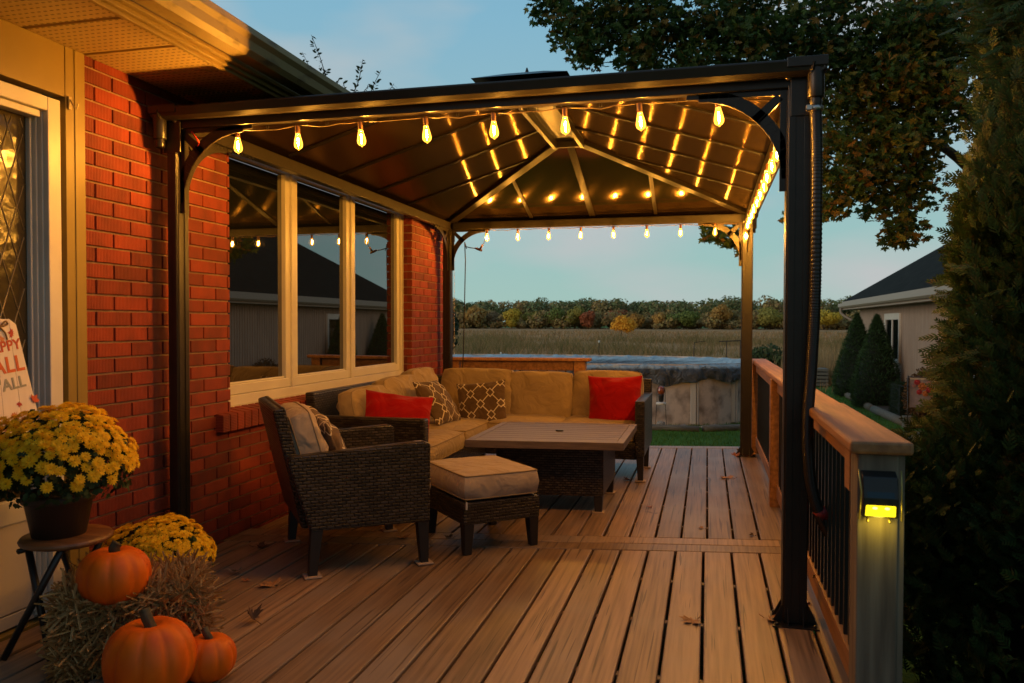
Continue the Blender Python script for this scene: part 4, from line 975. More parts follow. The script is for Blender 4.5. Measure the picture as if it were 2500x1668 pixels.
def pumpkin(label, c, r, h, stem, seed, nr=9):
    rnd_ = random.Random(seed); ph = rnd_.uniform(0, 6); am = [rnd_.uniform(.7, 1.25) for _ in range(nr+1)]
    def rib(t, z):
        x = (t/(2*math.pi)*nr+ph) % nr; k = x-math.floor(x)
        return 1-.085*am[int(x)]*(1-math.sin(math.pi*k)**.38)+.02*math.sin(2*t+ph)
    pf = []
    N_ = 22
    for i in range(N_+1):
        a_ = -math.pi/2+math.pi*i/N_; q = math.cos(a_); zz = math.sin(a_)
        rr_ = abs(q)**.72
        dz = -.17*math.exp(-(rr_/.22)**2)*(1 if zz > 0 else -1)
        pf.append((max(.0001, r*rr_), h/2+h/2*zz*.98+dz*h*.8+(.0 if zz > 0 else 0)))
    mz = min(z for _, z in pf); pf = [(a_, z-mz) for a_, z in pf]
    m = MB().lathe(pf, (0, 0, 0), 96, rib); o = obj('pumpkin', m, pk); o.location = c; tag(o, label, 'pumpkin', 'pumpkins around the hay bale')
    zt = pf[-1][1]; s = MB(); ln_, tilt, sr = stem
    def sr_rib(t, z): return 1+.18*math.cos(5*t)
    pts = [(0, 0, zt-.008), (tilt*.1, .003, zt+ln_*.25), (tilt*.7, -.002, zt+ln_*.65), (tilt*1.9, .004, zt+ln_)]
    a0 = len(s.v); s.tube(smooth(pts, 4), [sr*2.2, sr*1.75, sr*1.4, sr*1.2, sr*1.05]+[sr*.95]*5+[sr*.9, sr*.95, sr*1.05], 15)
    for i in range(a0, len(s.v)):      # fluted, slightly twisted stem
        q_ = s.v[i]; k_ = (i-a0) % 15; r_i = (i-a0)//15; f_ = 1+.16*math.cos(5*2*math.pi*k_/15+.25*r_i); c_ = smooth(pts, 4)[min(r_i, 12)]
        s.v[i] = (c_.x+(q_[0]-c_.x)*f_, c_.y+(q_[1]-c_.y)*f_, q_[2])
    q = obj('stem', s, stemm); q.parent = o; return o
pumpkin('biggest orange pumpkin, on the deck in front of the hay bale', (-1.81, 2.25, .003), .146, .26, (.068, -.012, .0175), 1, 10)
pumpkin('small orange pumpkin beside the biggest one on the deck boards', (-1.69, 2.40, .003), .092, .16, (.042, -.01, .0125), 2, 8)
pumpkin('orange pumpkin sitting on top of the hay bale', (-2.08, 2.40, .246), .124, .20, (.045, .006, .0185), 3, 9)
# welcome sign leaning by the door
sgn = thing('fall_sign', 'white tag shaped board reading HAPPY FALL Y\'ALL leaning on the door', 'sign', (XW+.06, 2.45, .77))
SM = Matrix.Translation((XW+.05, 2.50, .968)) @ Matrix.Rotation(R(90), 4, 'Z') @ Matrix.Rotation(R(84), 4, 'X') @ Matrix.Scale(.72, 4)   # local x along +Y, y up, z toward deck
def plate(name, poly, m, par, z0, t, bev=0.):
    b = MB().prism(poly, lambda u, v, w: (u, v, z0+w), t); o = link(name, mesh(name, b, m), None, bev); o.parent = par; o.matrix_local = Matrix.Translation(-ORG[sgn.name]) @ SM if par is sgn else Matrix.Identity(4); return o
wb = mat('sign_white', (.80, .72, .64), .6, dark=(.74, .65, .57), nscale=5, stretch=(4, .6, 1))
sh = [(-.10, -.30), (.235, -.30), (.115, .385), (.075, .415), (-.06, .415), (-.10, .385)]
sbd = plate('board', sh, wb, sgn, 0, .012, .002)
gr_ = mat('sign_line', (.5, .42, .35), .7)
for a_, b_ in ((-.02, .0), (.07, .03)): plate('board_groove', [(a_-.001+b_, -.30), (a_+.001+b_, -.30), (a_+.001, .41), (a_-.001, .41)], gr_, sbd, .0121, .0008)
def text(s, x, y, size, m, par, ang=0, name='lettering', M=None, al='CENTER'):
    c = bpy.data.curves.new('lettering', 'FONT'); c.body = s; c.size = size; c.align_x = al; c.extrude = .001; c.offset = size*.022; c.resolution_u = 3; c.space_character = 1.03
    t = bpy.data.objects.new('tmp', c); COL.objects.link(t); bpy.context.view_layer.update()
    me = bpy.data.meshes.new_from_object(t.evaluated_get(bpy.context.evaluated_depsgraph_get())); bpy.data.objects.remove(t)
    me.materials.clear(); me.materials.append(m); o = bpy.data.objects.new(name, me); COL.objects.link(o); o.parent = par
    o.matrix_local = Matrix.Translation((x, y, .0135)) @ Matrix.Rotation(R(ang), 4, 'Z'); return o
t_or = mat('letter_red', (.50, .07, .03), .6); t_o2 = mat('letter_orange', (.58, .11, .035), .6); t_gy = mat('letter_grey', (.30, .30, .26), .6)
text('HAPPY', .010, .235, .080, t_or, sbd, 8); text('FALL', .012, .118, .122, t_o2, sbd, 6); text("Y'ALL", .030, .024, .090, t_gy, sbd, 8)
maple2 = []
for i in range(11):   # maple outline, tip at +y
    pass
MAP = [(0, -.55), (.06, -.12), (.42, -.30), (.36, -.10), (.80, .02), (.66, .18), (.88, .48), (.52, .42), (.40, .50), (.20, .34), (.30, .72), (.14, .66), (0, 1.0)]
MAP = MAP+[(-x, y) for x, y in MAP[-2:0:-1]]
def sleaf(x, y, s, ang, m, z=.0125):
    c, q = math.cos(R(ang)), math.sin(R(ang)); poly = [((u*c-v*q)*s+x, (u*q+v*c)*s+y) for u, v in MAP]
    b = MB().prism(poly, lambda u, v, w: (u, v, z+w), .002); o = link('leaf_print', mesh('leaf_print', b, m)); o.parent = sbd
lred = mat('print_red', (.42, .04, .03), .7); lor = mat('print_orange', (.60, .22, .08), .7)
sleaf(.082, .335, .030, 80, lred); sleaf(.18, -.045, .038, -35, mat('wood_leaf', (.55, .07, .03), .5), .018); sleaf(.085, -.055, .022, 170, lred); sleaf(.055, -.115, .034, 150, lor); sleaf(.01, .30, .025, -60, lor); sleaf(.17, -.15, .035, 20, lor)
barn = [(.105, -.30), (.255-.03, -.30), (.215, -.235), (.19, -.195), (.165, -.18), (.14, -.195), (.115, -.235)]
plate('barn_print', barn, mat('barn_red', (.45, .025, .025), .6), sbd, .0125, .002)
b = MB()
for p_, q_ in (((.15, -.245), (.18, -.245)), ((.15, -.215), (.18, -.215)), ((.15, -.245), (.15, -.215)), ((.18, -.245), (.18, -.215)), ((.15, -.245), (.18, -.215)), ((.15, -.215), (.18, -.245))): b.tube([(*p_, .0152), (*q_, .0152)], .0014, 4)
for (a_, c_) in zip(barn[2:], barn[3:]): b.tube([(*a_, .0152), (*c_, .0152)], .0018, 4)
o = link('barn_trim', mesh('barn_trim', b, white_v)); o.parent = sbd
bw = MB(); bw.tube(smooth([(.005, .37, .014), (.03, .40, .03), (.05, .385, .02), (.01, .375, .018), (-.03, .40, .03), (-.05, .38, .02), (.0, .372, .016)], 6), .005, 6); bw.tube(smooth([(.0, .372, .016), (.03, .34, .02), (.045, .30, .016)], 5), .0045, 6); bw.tube([(0, .40, .015), (-.01, .47, .01)], .003, 5)
o = link('twine_bow', mesh('twine_bow', bw, mat('twine', (.25, .15, .06), .8))); o.parent = sbd

# ------------------------------------------------------------------ fallen leaves on the deck
mv = np.array([(0, 0, 0)]+[(x, y, .10*math.sin(7*x+5*y)+.16*(x*x)) for x, y in MAP]); mf = np.array([(0, i, i % (len(MAP))+1) for i in range(1, len(MAP)+1)])
lcol = {'tan': mat('leaf_tan', (.42, .22, .09), .7, dark=(.30, .14, .05), nscale=20), 'brown': mat('leaf_brown', (.13, .06, .03), .8, dark=(.07, .035, .018), nscale=20), 'rust': mat('leaf_rust', (.40, .14, .05), .7, dark=(.25, .08, .03), nscale=20), 'pale': mat('leaf_pale', (.40, .29, .19), .8)}
def fallen(label, x, y, s, rz, m, curl=.5, tilt=0):
    V = mv.copy(); V[:, 2] = curl*(V[:, 0]**2+.5*V[:, 1]**2)*.55+.05*np.sin(9*V[:, 0]+4*V[:, 1]); V *= s
    b = MB().add(V, [tuple(f) for f in mf], False); b.tube([(0, -.5*s, V[1][2]), (.02*s, -.9*s, .2*s)], .0018, 4)
    o = obj('fallen_leaf', b, lcol[m]); o.rotation_euler = (R(tilt), 0, R(rz)); o.location = (x, y, .004+(s*.55*abs(math.sin(R(tilt))))); tag(o, label, 'leaf', 'fallen leaves on the deck')
fallen('curled tan maple leaf lying on the boards left of the armchair leg', -2.0, 3.33, .075, 60, 'tan', .6)
fallen('dark brown curled leaf standing on edge near the small pumpkin', -1.83, 2.90, .050, 80, 'brown', 1.9, 38)
fallen('tan star shaped leaf on the front boards beside the right gazebo post', -.05, 3.37, .062, 140, 'tan', .35)
fallen('pale shrivelled leaf between the hay bale and the armchair', -2.28, 3.45, .045, 200, 'pale', 1.0, 20)
fallen('tiny rust leaf scrap between the tan leaf and the hay bale', -2.16, 3.36, .028, 10, 'rust', .8)
fallen('rust leaf tucked at the foot of the right front gazebo post', .27, 3.47, .055, 250, 'tan', .5)
fallen('tan leaf behind the right front gazebo post, against the railing', .43, 3.66, .045, 130, 'rust', .7, 30)
fallen('crumpled tan leaf heap on the boards near the far right gazebo post', .18, 6.6, .09, 50, 'tan', .25)
fallen('small yellow-tan leaf just behind the cross boards', -.02, 4.92, .032, 80, 'tan', .6)
fallen('tiny rust leaf on the back boards between table and railing', -.37, 5.4, .03, 30, 'rust', .7)
fallen('brown curled leaf under the right sofa arm', -.60, 6.30, .05, 120, 'brown', .9)
fallen('pale leaf in the shadow under the armchair seat', -1.72, 4.28, .055, 220, 'tan', .8)
fallen('pale leaf by the brick wall left of the armchair', -2.42, 3.9, .06, 300, 'brown', .6)
fallen('small black leaf bit at the right end of the cross boards', .27, 4.83, .03, 80, 'brown', .9)
for i, (lb, x, y, rz, mm) in enumerate((('rust leaf caught on the left of the far right post base', .27, 7.66, 20, 'rust'), ('brown leaf in front of the far right post base', .36, 7.64, 140, 'brown'), ('tan leaf caught between the far right post and the railing', .42, 7.70, 260, 'tan'))): fallen(lb, x, y, .055, rz, mm, .8, 25)
fallen('rust leaf by the left front leg of the ottoman', -1.45, 4.35, .04, 70, 'brown', .8)
#PART3
# ------------------------------------------------------------------ pool
pool = thing('pool', 'above ground pool with marbled wall and sagging blue-grey winter cover', 'pool', (-2.6, 16.6, -.6))
pc, pa, pb, pe = (-2.9, 16.6), 3.75, 2.05, 2.7
def pel(t, k=1.):
    c, s = math.cos(t), math.sin(t); r = (abs(c/pa)**pe+abs(s/pb)**pe)**(-1/pe); return pc[0]+r*c*k, pc[1]+r*s*k
NP = 120; pw = MB(); V = []; F = []
for i in range(NP):
    x, y = pel(2*math.pi*i/NP)
    V += [(x, y, -.62), (x, y, .52)]
for i in range(NP): j = (i+1) % NP; F.append((2*i, 2*j, 2*j+1, 2*i+1))
pw.add(V, F, True)
pwm = mat('pool_wall', (.66, .55, .46), .6, dark=(.26, .205, .17), nscale=4.2, stretch=(1, 1, .8), ramp=(.34, .56), detail=10)
obj('pool_wall', pw, pwm, pool)
cov = MB(); V = []; F = []; rows = [(0.0, .36), (.35, .38), (.7, .42), (.9, .46), (.97, .495), (1.0, .50), (1.025, .47), (1.032, .40), (1.036, .32), (1.03, .24)]
for ri, (k, z) in enumerate(rows):
    for i in range(NP*3):
        t = 2*math.pi*i/(NP*3); dr = 0; w = 0
        if ri >= 6:
            dp = (ri-5)/4; w = .016*dp*math.sin(31*t+1.7*math.sin(9*t))+.010*dp*math.sin(83*t+2.5*math.sin(13*t)+ri*.9)+.006*math.sin(150*t+3*math.sin(29*t)-ri*1.3)
            z_ = z-((.07*math.sin(7*t+.6*math.sin(5*t))+.045*math.sin(17*t+1.3)+.02*math.sin(41*t))*dp if ri > 6 else 0)
        else: z_ = z+(.022*math.sin(17*t+ri*1.7+2*math.sin(7*t))+.012*math.sin(53*t-ri))*(1 if k < .99 else .5)
        x, y = pel(t, max(k, .001)+w); V.append((x, y, z_))
n_ = NP*3
for r_ in range(len(rows)-1):
    for i in range(n_): j = (i+1) % n_; F.append((r_*n_+i, r_*n_+j, (r_+1)*n_+j, (r_+1)*n_+i))
cov.add(V, F, True)
covm = bpy.data.materials.new('cover_tarp'); covm.use_nodes = True; N = covm.node_tree.nodes; L = covm.node_tree.links; P = N['Principled BSDF']
P.inputs['Roughness'].default_value = .38
T = node(covm, 'ShaderNodeTexCoord'); sp2 = node(covm, 'ShaderNodeSeparateXYZ'); L.new(T.outputs['Object'], sp2.inputs[0])
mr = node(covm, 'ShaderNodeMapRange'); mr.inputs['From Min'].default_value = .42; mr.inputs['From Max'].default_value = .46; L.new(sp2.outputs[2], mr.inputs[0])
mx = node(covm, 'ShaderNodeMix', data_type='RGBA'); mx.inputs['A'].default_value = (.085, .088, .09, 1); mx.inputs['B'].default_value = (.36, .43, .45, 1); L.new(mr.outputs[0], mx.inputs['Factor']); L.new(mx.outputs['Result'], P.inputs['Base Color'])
nz = node(covm, 'ShaderNodeTexNoise'); nz.inputs['Scale'].default_value = 3.5; nz.inputs['Detail'].default_value = 6; nz.inputs['Distortion'].default_value = 1.5; L.new(T.outputs['Object'], nz.inputs['Vector'])
bm_ = node(covm, 'ShaderNodeBump'); bm_.inputs['Strength'].default_value = 1.; bm_.inputs['Distance'].default_value = .16; L.new(nz.outputs[0], bm_.inputs['Height']); L.new(bm_.outputs[0], P.inputs['Normal'])
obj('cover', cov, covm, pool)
upm = mat('pool_upright', (.46, .44, .40), .5)
for xq in (-4.3, -2.8, -1.6, -.22, .50):
    t = min((2*math.pi*i/2000 for i in range(1000, 2000)), key=lambda t: abs(pel(t)[0]-xq)); x, y = pel(t, 1.0)
    m = MB().box(x-.075, x+.035, y-.045, y+.03, -.6, .50); m.box(x+.045, x+.075, y-.03, y+.03, -.6, .50); obj('upright', m, upm, pool, .012)
tim = mat('old_timber', (.17, .15, .11), .85, dark=(.10, .085, .06), nscale=4, stretch=(1, 9, 9), bump=.05)
def log(label, pts, r, group='landscape timbers'):
    m = MB().tube(smooth(pts, 3), r, 10); o = obj('landscape_timber', m, tim); tag(o, label, 'timber', group); return o
log('grey timber lying along the pool edge, straight left length', [(-4, 14.05, -.585), (-2, 14.1, -.58), (-.12, 14.05, -.58)], .06)
log('grey timber lying along the pool edge, right length rising behind the post', [(-.05, 14.1, -.575), (.6, 14.45, -.575), (1.6, 15.2, -.575)], .065)
rk = MB()
for i in range(70):
    x = random.uniform(-1.3, .75); y = 14.25+max(0, x)*.55+random.uniform(0, .28); s = random.uniform(.02, .055)
    if i < 8: x, y, s = .05+i*.05, 14.42+random.uniform(0, .12), random.uniform(.05, .09)
    a = len(rk.v); rk.lathe([(.0001, -.6*s), (.8*s, -.3*s), (s, .1*s), (.6*s, .5*s), (.0001, .6*s)], (0, 0, 0), 7, lambda t, z: random.uniform(.8, 1.15)); rk.xf(Matrix.Translation((x, y, -.59)), a)
o = obj('stones', rk, mat('pale_stone', (.42, .37, .32), .85, dark=(.2, .17, .14), nscale=6, island=.3)); tag(o, 'pale stones scattered between the pool wall and the timber edging', 'stones', kind='stuff')
# garden ornament: lidded candy-jar lantern hanging in a wire stand
gx, gy = -.79, 14.28
orn = thing('garden_ornament', 'garden ornament with orange glass globe on a white stand before the pool wall', 'ornament', (gx, gy, -.6))
obj('globe', MB().lathe([(.05, .02), (.062, .05), (.066, .09), (.055, .14), (.035, .165), (.0001, .17)], (gx, gy, -.02), 18), mat('orange_glass', (.42, .09, .02), .15, dark=(.16, .03, .01), nscale=50, coat=1), orn)
obj('cap', MB().lathe([(.03, -.12), (.042, -.10), (.05, 0), (.052, .02), (.0001, .022)], (gx, gy, -.02), 16), mat('ornament_black', (.02, .015, .013), .4), orn)
obj('tray', MB().lathe([(.085, -.165), (.09, -.15), (.09, -.125), (.03, -.12)], (gx, gy, -.02), 20), white_v, orn)
m = MB()
for s in (-1, 1):
    m.tube([(gx+s*.10, gy, -.6), (gx+s*.075, gy, -.17), (gx+s*.07, gy, .08), (gx+s*.03, gy, .17)], .005, 5)
    m.tube(smooth([(gx, gy, .17), (gx+s*.065, gy, .21), (gx+s*.06, gy, .28), (gx, gy, .29)], 5), .004, 5)
    m.tube(smooth([(gx+s*.05, gy, .28), (gx+s*.09, gy, .31), (gx+s*.10, gy, .27), (gx+s*.06, gy, .25)], 4), .003, 5)
obj('wire_stand', m, metal_bl, orn)
obj('base', MB().lathe([(.08, -.60), (.078, -.52), (.06, -.49), (.0001, -.485)], (gx, gy, 0), 18), mat('ornament_stone', (.5, .46, .38), .7, dark=(.12, .11, .08), nscale=40), orn)
# ------------------------------------------------------------------ neighbouring garage
GX, GY1_, GY0_, GZ = 4.25, 24.3, 8.0, 1.66
ga = thing('garage', 'beige ribbed-siding garage with dark hipped roof right of the lawn', 'garage', (GX+3, 16, -.6))
sid = mat('ribbed_siding', (.42, .305, .22), .6, dark=(.36, .26, .19), nscale=2, island=.05)
m = MB(); m.box(GX+.02, GX+6.5, GY0_, GY1_, -.62, GZ+.1)
y = GY0_
i = 0
while y < GY1_-.02:
    m.box(GX, GX+.0195, y+.004, min(y+.074, GY1_), -.55, GZ+.06); y += .10
obj('wall', m, sid, ga)
ov = .42; ex0, ey1 = GX-ov, GY1_+ov
EZ = 1.80; rs = .66
hx = 3.6
rid = EZ+.12+rs*hx
m = MB().add([(ex0, GY0_-ov, EZ+.12), (ex0, ey1, EZ+.12), (ex0+2*hx, ey1, EZ+.12), (ex0+2*hx, GY0_-ov, EZ+.12), (ex0+hx, GY0_-ov+hx, rid), (ex0+hx, ey1-hx, rid)], [(0, 4, 5, 1), (1, 5, 2), (2, 5, 4, 3), (3, 4, 0), (0, 1, 2, 3)])
rm = mat('garage_shingle', (.030, .034, .031), .95, spec=.04, dark=(.014, .016, .015), nscale=5, stretch=(1, 3, 1), bump=.1, bscale=14)
N = rm.node_tree.nodes; L = rm.node_tree.links
T = node(rm, 'ShaderNodeTexCoord'); w = node(rm, 'ShaderNodeTexWave'); w.bands_direction = 'Z'; w.wave_profile = 'SAW'; w.inputs['Scale'].default_value = 3.6; w.inputs['Distortion'].default_value = .6; L.new(T.outputs['Object'], w.inputs['Vector'])
b = node(rm, 'ShaderNodeBump'); b.inputs['Strength'].default_value = 1; b.inputs['Distance'].default_value = .03; L.new(w.outputs[1], b.inputs['Height']); L.new(b.outputs[0], N['Principled BSDF'].inputs['Normal'])
obj('roof', m, rm, ga)
m = MB().box(ex0, GX+.01, GY0_-ov, ey1, EZ-.10, EZ-.08); m.box(GX+.01, ex0+2*hx, GY1_+.005, ey1, EZ-.10, EZ-.08); obj('soffit', m, sid, ga)
m = MB().prism([(0, 0), (-.07, 0), (-.11, .04), (-.11, .13), (-.095, .13), (-.06, .03), (0, .03)], lambda u, v, w: (ex0+u, GY0_-ov+w, EZ-.07+v), ey1-GY0_+ov); m.box(ex0+.001, ex0+.02, GY0_-ov, ey1, EZ-.12, EZ+.119); m.box(ex0+.021, ex0+2*hx, ey1-.02, ey1, EZ-.12, EZ+.119)
obj('gutter', m, mat('garage_gutter', (.36, .31, .24), .5), ga)
m = MB().tube(smooth([(ex0-.04, ey1-.12, EZ-.07), (ex0-.03, ey1-.13, EZ-.22), (ex0+.2, ey1-.3, EZ-.40), (GX-.05, GY1_-.05, EZ-.46)], 5), .04, 8); m.tube([(GX-.05, GY1_-.05, EZ-.46), (GX-.05, GY1_-.04, -.5)], .04, 8); obj('downspout', m, mat('downspout', (.25, .2, .15), .5), ga)
def gwin(y0, y1, z0, z1):
    f = MB(); x0, x1 = GX-.05, GX-.001; e = .085
    f.box(x0, x1, y0, y1, z1-.15, z1); f.box(x0, x1, y0, y1, z0, z0+e); f.box(x0, x1, y0, y0+e, z0+e, z1-.15); f.box(x0, x1, y1-e, y1, z0+e, z1-.15); f.box(x0+.01, x1, (y0+y1)/2-.03, (y0+y1)/2+.03, z0+e, z1-.15)
    w_ = obj('window', f, white_v, ga, .004); obj('pane', MB().box(x0+.025, x0+.035, y0+e, y1-e, z0+e, z1-.15), glass, w_)
gwin(19.32, 20.86, .38, 1.52)
f = MB().box(GX-.06, GX-.001, 13.3, 14.45, -.55, 1.55); d_ = obj('door', f, mat('garage_door', (.40, .42, .44), .5), ga, .01)
# landscape timbers edging the garage bed
log('pale timber edging the garage bed, far length by the first spruce', [(3.55, 23.2, -.56), (3.50, 20.6, -.56)], .085); log('pale timber edging the garage bed, middle length', [(3.50, 20.5, -.56), (3.47, 18.2, -.56)], .085); log('pale timber edging the garage bed, near length by the shrub', [(3.47, 18.1, -.56), (3.55, 15.7, -.56)], .09)
m = MB().box(3.46, 3.62, 15.42, 15.62, -.62, -.40); o = obj('timber_post', m, tim, None, .01); tag(o, 'short timber stub post ending the garage bed edging', 'post')
struct('bed_soil', MB().box(3.53, GX, 15.6, 24.2, -.62, -.53), mat('bed_soil', (.05, .035, .022), .95))
struct('path', MB().box(1.6, 6.5, 13.4, 15.0, -.62, -.605), mat('grey_path', (.13, .12, .11), .9, dark=(.09, .085, .08), nscale=3))
m = MB()
for i in range(5): m.box(3.05, 3.55, 25.2, 26.0, -.6+i*.11, -.52+i*.11)
o = obj('slatted_crate', m, mat('crate_grey', (.13, .13, .11), .8), None, .006); tag(o, 'low grey slatted crate on the lawn behind the first spruce', 'crate')
# conical spruces, hedge, shrub
spv = np.array([(0, -.12, 0), (1, 0, .0), (0, .12, 0), (.25, .0, .12)]); spf = np.array([(0, 1, 3), (3, 1, 2)])
def bushpart(par, name, n, fn, size, m, tv=None, tf=None, outw=1.):
    pos, nr = fn(n); V, F = scatter(spv if tv is None else tv, spf if tf is None else tf, pos, nr*outw+.55*rdir(n)+np.array([0, 0, .25]), rdir(n), size*rng.uniform(.6, 1.35, n))
    return link(name, npmesh(name, V, F, m), par)
spruce_m = leafmat('spruce_needle', [(.02, .05, .018), (.035, .08, .026), (.05, .105, .035)], .7, .1)
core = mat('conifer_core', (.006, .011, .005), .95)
trunkm = mat('bark', (.07, .05, .035), .95, dark=(.035, .025, .018), nscale=5, stretch=(6, 6, 1), bump=.15)
def cone_tree(label, x, y, r, h):
    t = thing('dwarf_spruce', label, 'tree', (x, y, -.6), group='conical spruces by the garage')
    prof = lambda s: r*(1-s**1.45)**.95*(.80+.20*min(1, s/.14))
    obj('core', MB().lathe([(max(.001, prof(i/10)*.9), -.6+h*i/10) for i in range(11)], (x, y, 0), 18), core, t)
    def fn(n):
        s = rng.random(n)**1.25; a = rng.uniform(0, 2*np.pi, n); q = np.array([prof(v) for v in s])*(.9+.12*rng.random(n)+.05*np.sin(a*7+s*21))
        return np.stack([x+q*np.cos(a), y+q*np.sin(a), -.6+h*s], 1), np.stack([np.cos(a), np.sin(a), .5+0*a], 1)
    bushpart(t, 'foliage', 9000, fn, .075, spruce_m); obj('trunk', MB().tube([(x, y, -.62), (x, y, -.3)], .05, 8), trunkm, t)
cone_tree('conical dwarf spruce, the farther one at the garage corner', 3.78, 22.0, .60, 2.12); cone_tree('conical dwarf spruce, the nearer one beside the garage window', 3.72, 19.2, .56, 2.05)
hd = thing('boxwood_hedge', 'small square clipped dark hedge right of the nearer spruce', 'hedge', (3.85, 16.9, -.6))
def fnb(n):
    u = rng.uniform(-1, 1, (n, 3)); k = rng.integers(0, 3, n); s = np.sign(rng.normal(size=n)); u[np.arange(n), k] = s; nr = np.zeros((n, 3)); nr[np.arange(n), k] = s
    return u*np.array([.26, .42, .34])+np.array([3.86, 16.9, -.26]), nr
obj('core', MB().box(3.62, 4.10, 16.5, 17.3, -.6, .06), core, hd); bushpart(hd, 'foliage', 5000, fnb, .045, leafmat('box_leaf', [(.012, .03, .01), (.02, .045, .014)], .6, .15))
sb_ = thing('russet_shrub', 'rounded russet-brown shrub in front of the garage siding', 'shrub', (3.88, 15.7, -.6))
def fns(n):
    d = rdir(n); q = (.55+.5*rng.random(n))[:, None]; return np.array([3.90, 15.75, -.08])+d*q*np.array([.36, .42, .52]), d
bushpart(sb_, 'foliage', 5200, fns, .045, leafmat('russet_leaf', [(.10, .045, .015), (.17, .08, .025), (.06, .03, .012), (.22, .12, .05)], .6, .25), lv, lf)
obj('stems', MB().tube([(3.9, 15.75, -.62), (3.9, 15.75, .1)], .03, 6).tube([(3.9, 15.75, -.5), (4.1, 15.9, .2)], .015, 5).tube([(3.9, 15.75, -.5), (3.7, 15.6, .2)], .015, 5), trunkm, sb_)
# garden flag
fl = thing('garden_flag', 'small garden flag with red and orange flowers in front of the russet shrub', 'flag', (2.86, 12.2, -.6))
fx, fy = 2.80, 12.2
obj('pole', MB().tube([(fx-.02, fy, -.62), (fx-.02, fy, .53)], .007, 6).tube([(fx-.02, fy, .515), (fx+.36, fy-.02, .50)], .006, 6), metal_bl, fl)
cl_ = MB(); n1 = 8
V = [(fx+.33*i/n1, fy+.012*math.sin(i*1.1)-.012-.02*i/n1, z) for z in (.50, .30, .08) for i in range(n1+1)]; F = [(r*(n1+1)+i, r*(n1+1)+i+1, (r+1)*(n1+1)+i+1, (r+1)*(n1+1)+i) for r in (0, 1) for i in range(n1)]
cl_.add(V, F, True); cloth = obj('cloth', cl_, mat('flag_cloth', (.33, .30, .34), .8, dark=(.20, .17, .22), nscale=9), fl)
fr_ = mat('flag_red', (.50, .05, .07), .8); fo_ = mat('flag_orange', (.62, .20, .06), .8); fp_ = mat('flag_pink', (.5, .26, .26), .8); fw_ = mat('flag_pale', (.55, .5, .45), .8)
for (u, z, r_, mm) in ((.09, .44, .045, fr_), (.16, .38, .06, fo_), (.05, .39, .03, fp_), (.24, .42, .04, fp_), (.25, .33, .05, fr_), (.12, .30, .04, fr_), (.20, .28, .045, fo_), (.28, .26, .03, fp_)):
    m = MB(); 
    for k in range(8):
        a_ = k*math.pi/4; m.lathe([(.0001, 0), (r_*.34, 0), (r_*.34, .002), (.0001, .002)], (u+r_*.62*math.cos(a_), z+r_*.62*math.sin(a_), 0), 8)
    m.lathe([(.0001, 0), (r_*.4, 0), (r_*.4, .004), (.0001, .004)], (u, z, 0), 10)
    m.xf(Matrix(((1, 0, 0, fx), (0, 0, -1, fy-.034), (0, 1, 0, 0), (0, 0, 0, 1)))); obj('flower_print', m, mm, fl)
obj('flag_border', MB().box(fx, fx+.33, fy-.037, fy-.033, .475, .50), fw_, fl)
# ------------------------------------------------------------------ arborvitae on the right, close to the deck
cv = []; cf = []
for (x0, y0, ang, ln_) in [(0, 0, 0, 1)]+[(i*.165, 0, s*(44-3*i), .50*(1-.12*i)) for i in range(1, 6) for s in (-1, 1)]:
    o_ = len(cv); c, s = math.cos(R(ang)), math.sin(R(ang)); wd = .030 if ang else .024
    cv += [(x0-s*wd, y0+c*wd, 0), (x0+s*wd, y0-c*wd, 0), (x0+c*ln_, y0+s*ln_, -.10*ln_*ln_), (x0+c*ln_*.5-s*wd*1.5, y0+s*ln_*.5+c*wd*1.5, .02), (x0+c*ln_*.5+s*wd*1.5, y0+s*ln_*.5-c*wd*1.5, .02)]
    cf += [(o_, o_+1, o_+4), (o_, o_+4, o_+3), (o_+3, o_+4, o_+2)]
cv = np.array(cv); cf = np.array(cf)
ced = leafmat('cedar_spray', [(.016, .042, .010), (.027, .064, .015), (.042, .082, .020), (.05, .064, .016), (.016, .040, .010), (.07, .062, .017)], .65, .2)
def cedar(label, x, y, r, h, n, seed):
    g = np.random.default_rng(seed); t = thing('arborvitae', label, 'tree', (x, y, -.6), group='arborvitae beside the deck')
    prof = lambda s: r*(1-.45*np.maximum(0, s-.25)**1.2)*(1.0+.40*np.clip((.255-s)/.05, 0, 1))
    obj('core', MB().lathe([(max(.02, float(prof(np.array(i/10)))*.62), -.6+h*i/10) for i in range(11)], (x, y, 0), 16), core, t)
    obj('trunk', MB().tube([(x, y, -.62), (x, y, h*.6)], [.09, .04], 8), trunkm, t)
    # vertical plumes: clumps of sprays
    nc = 260; ca = g.uniform(0, 2*np.pi, nc); cs = g.random(nc); cl = g.integers(0, nc, n)
    s = np.clip(cs[cl]+g.normal(0, .035, n), 0, 1); a = ca[cl]+g.normal(0, .13, n); k = g.random(n)
    lump = 1+.13*np.sin(ca[cl]*5+cs[cl]*17)+.08*g.normal(size=nc)[cl]
    q = prof(s)*lump*(.66+.35*k**.55)
    pos = np.stack([x+q*np.cos(a), y+q*np.sin(a), -.6+h*s], 1); outd = np.stack([np.cos(a), np.sin(a), 0*a], 1)
    cj = .38*unit(g.normal(size=(nc, 3)))[cl]; cn_ = unit(g.normal(size=(nc, 3)))[cl]
    tang = np.stack([-np.sin(a), np.cos(a), 0*a], 1)
    V, F = scatter(cv, cf, pos, outd*.72+np.array([0, 0, .6])+cj+.42*unit(g.normal(size=(n, 3))), cn_+tang*.6+.35*unit(g.normal(size=(n, 3))), g.uniform(.055, .11, n))
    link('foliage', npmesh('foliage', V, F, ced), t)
cedar('tall dark arborvitae closest to the solar lamp post, filling the right edge', 1.96, 3.8, .83, 5.6, 92000, 5)
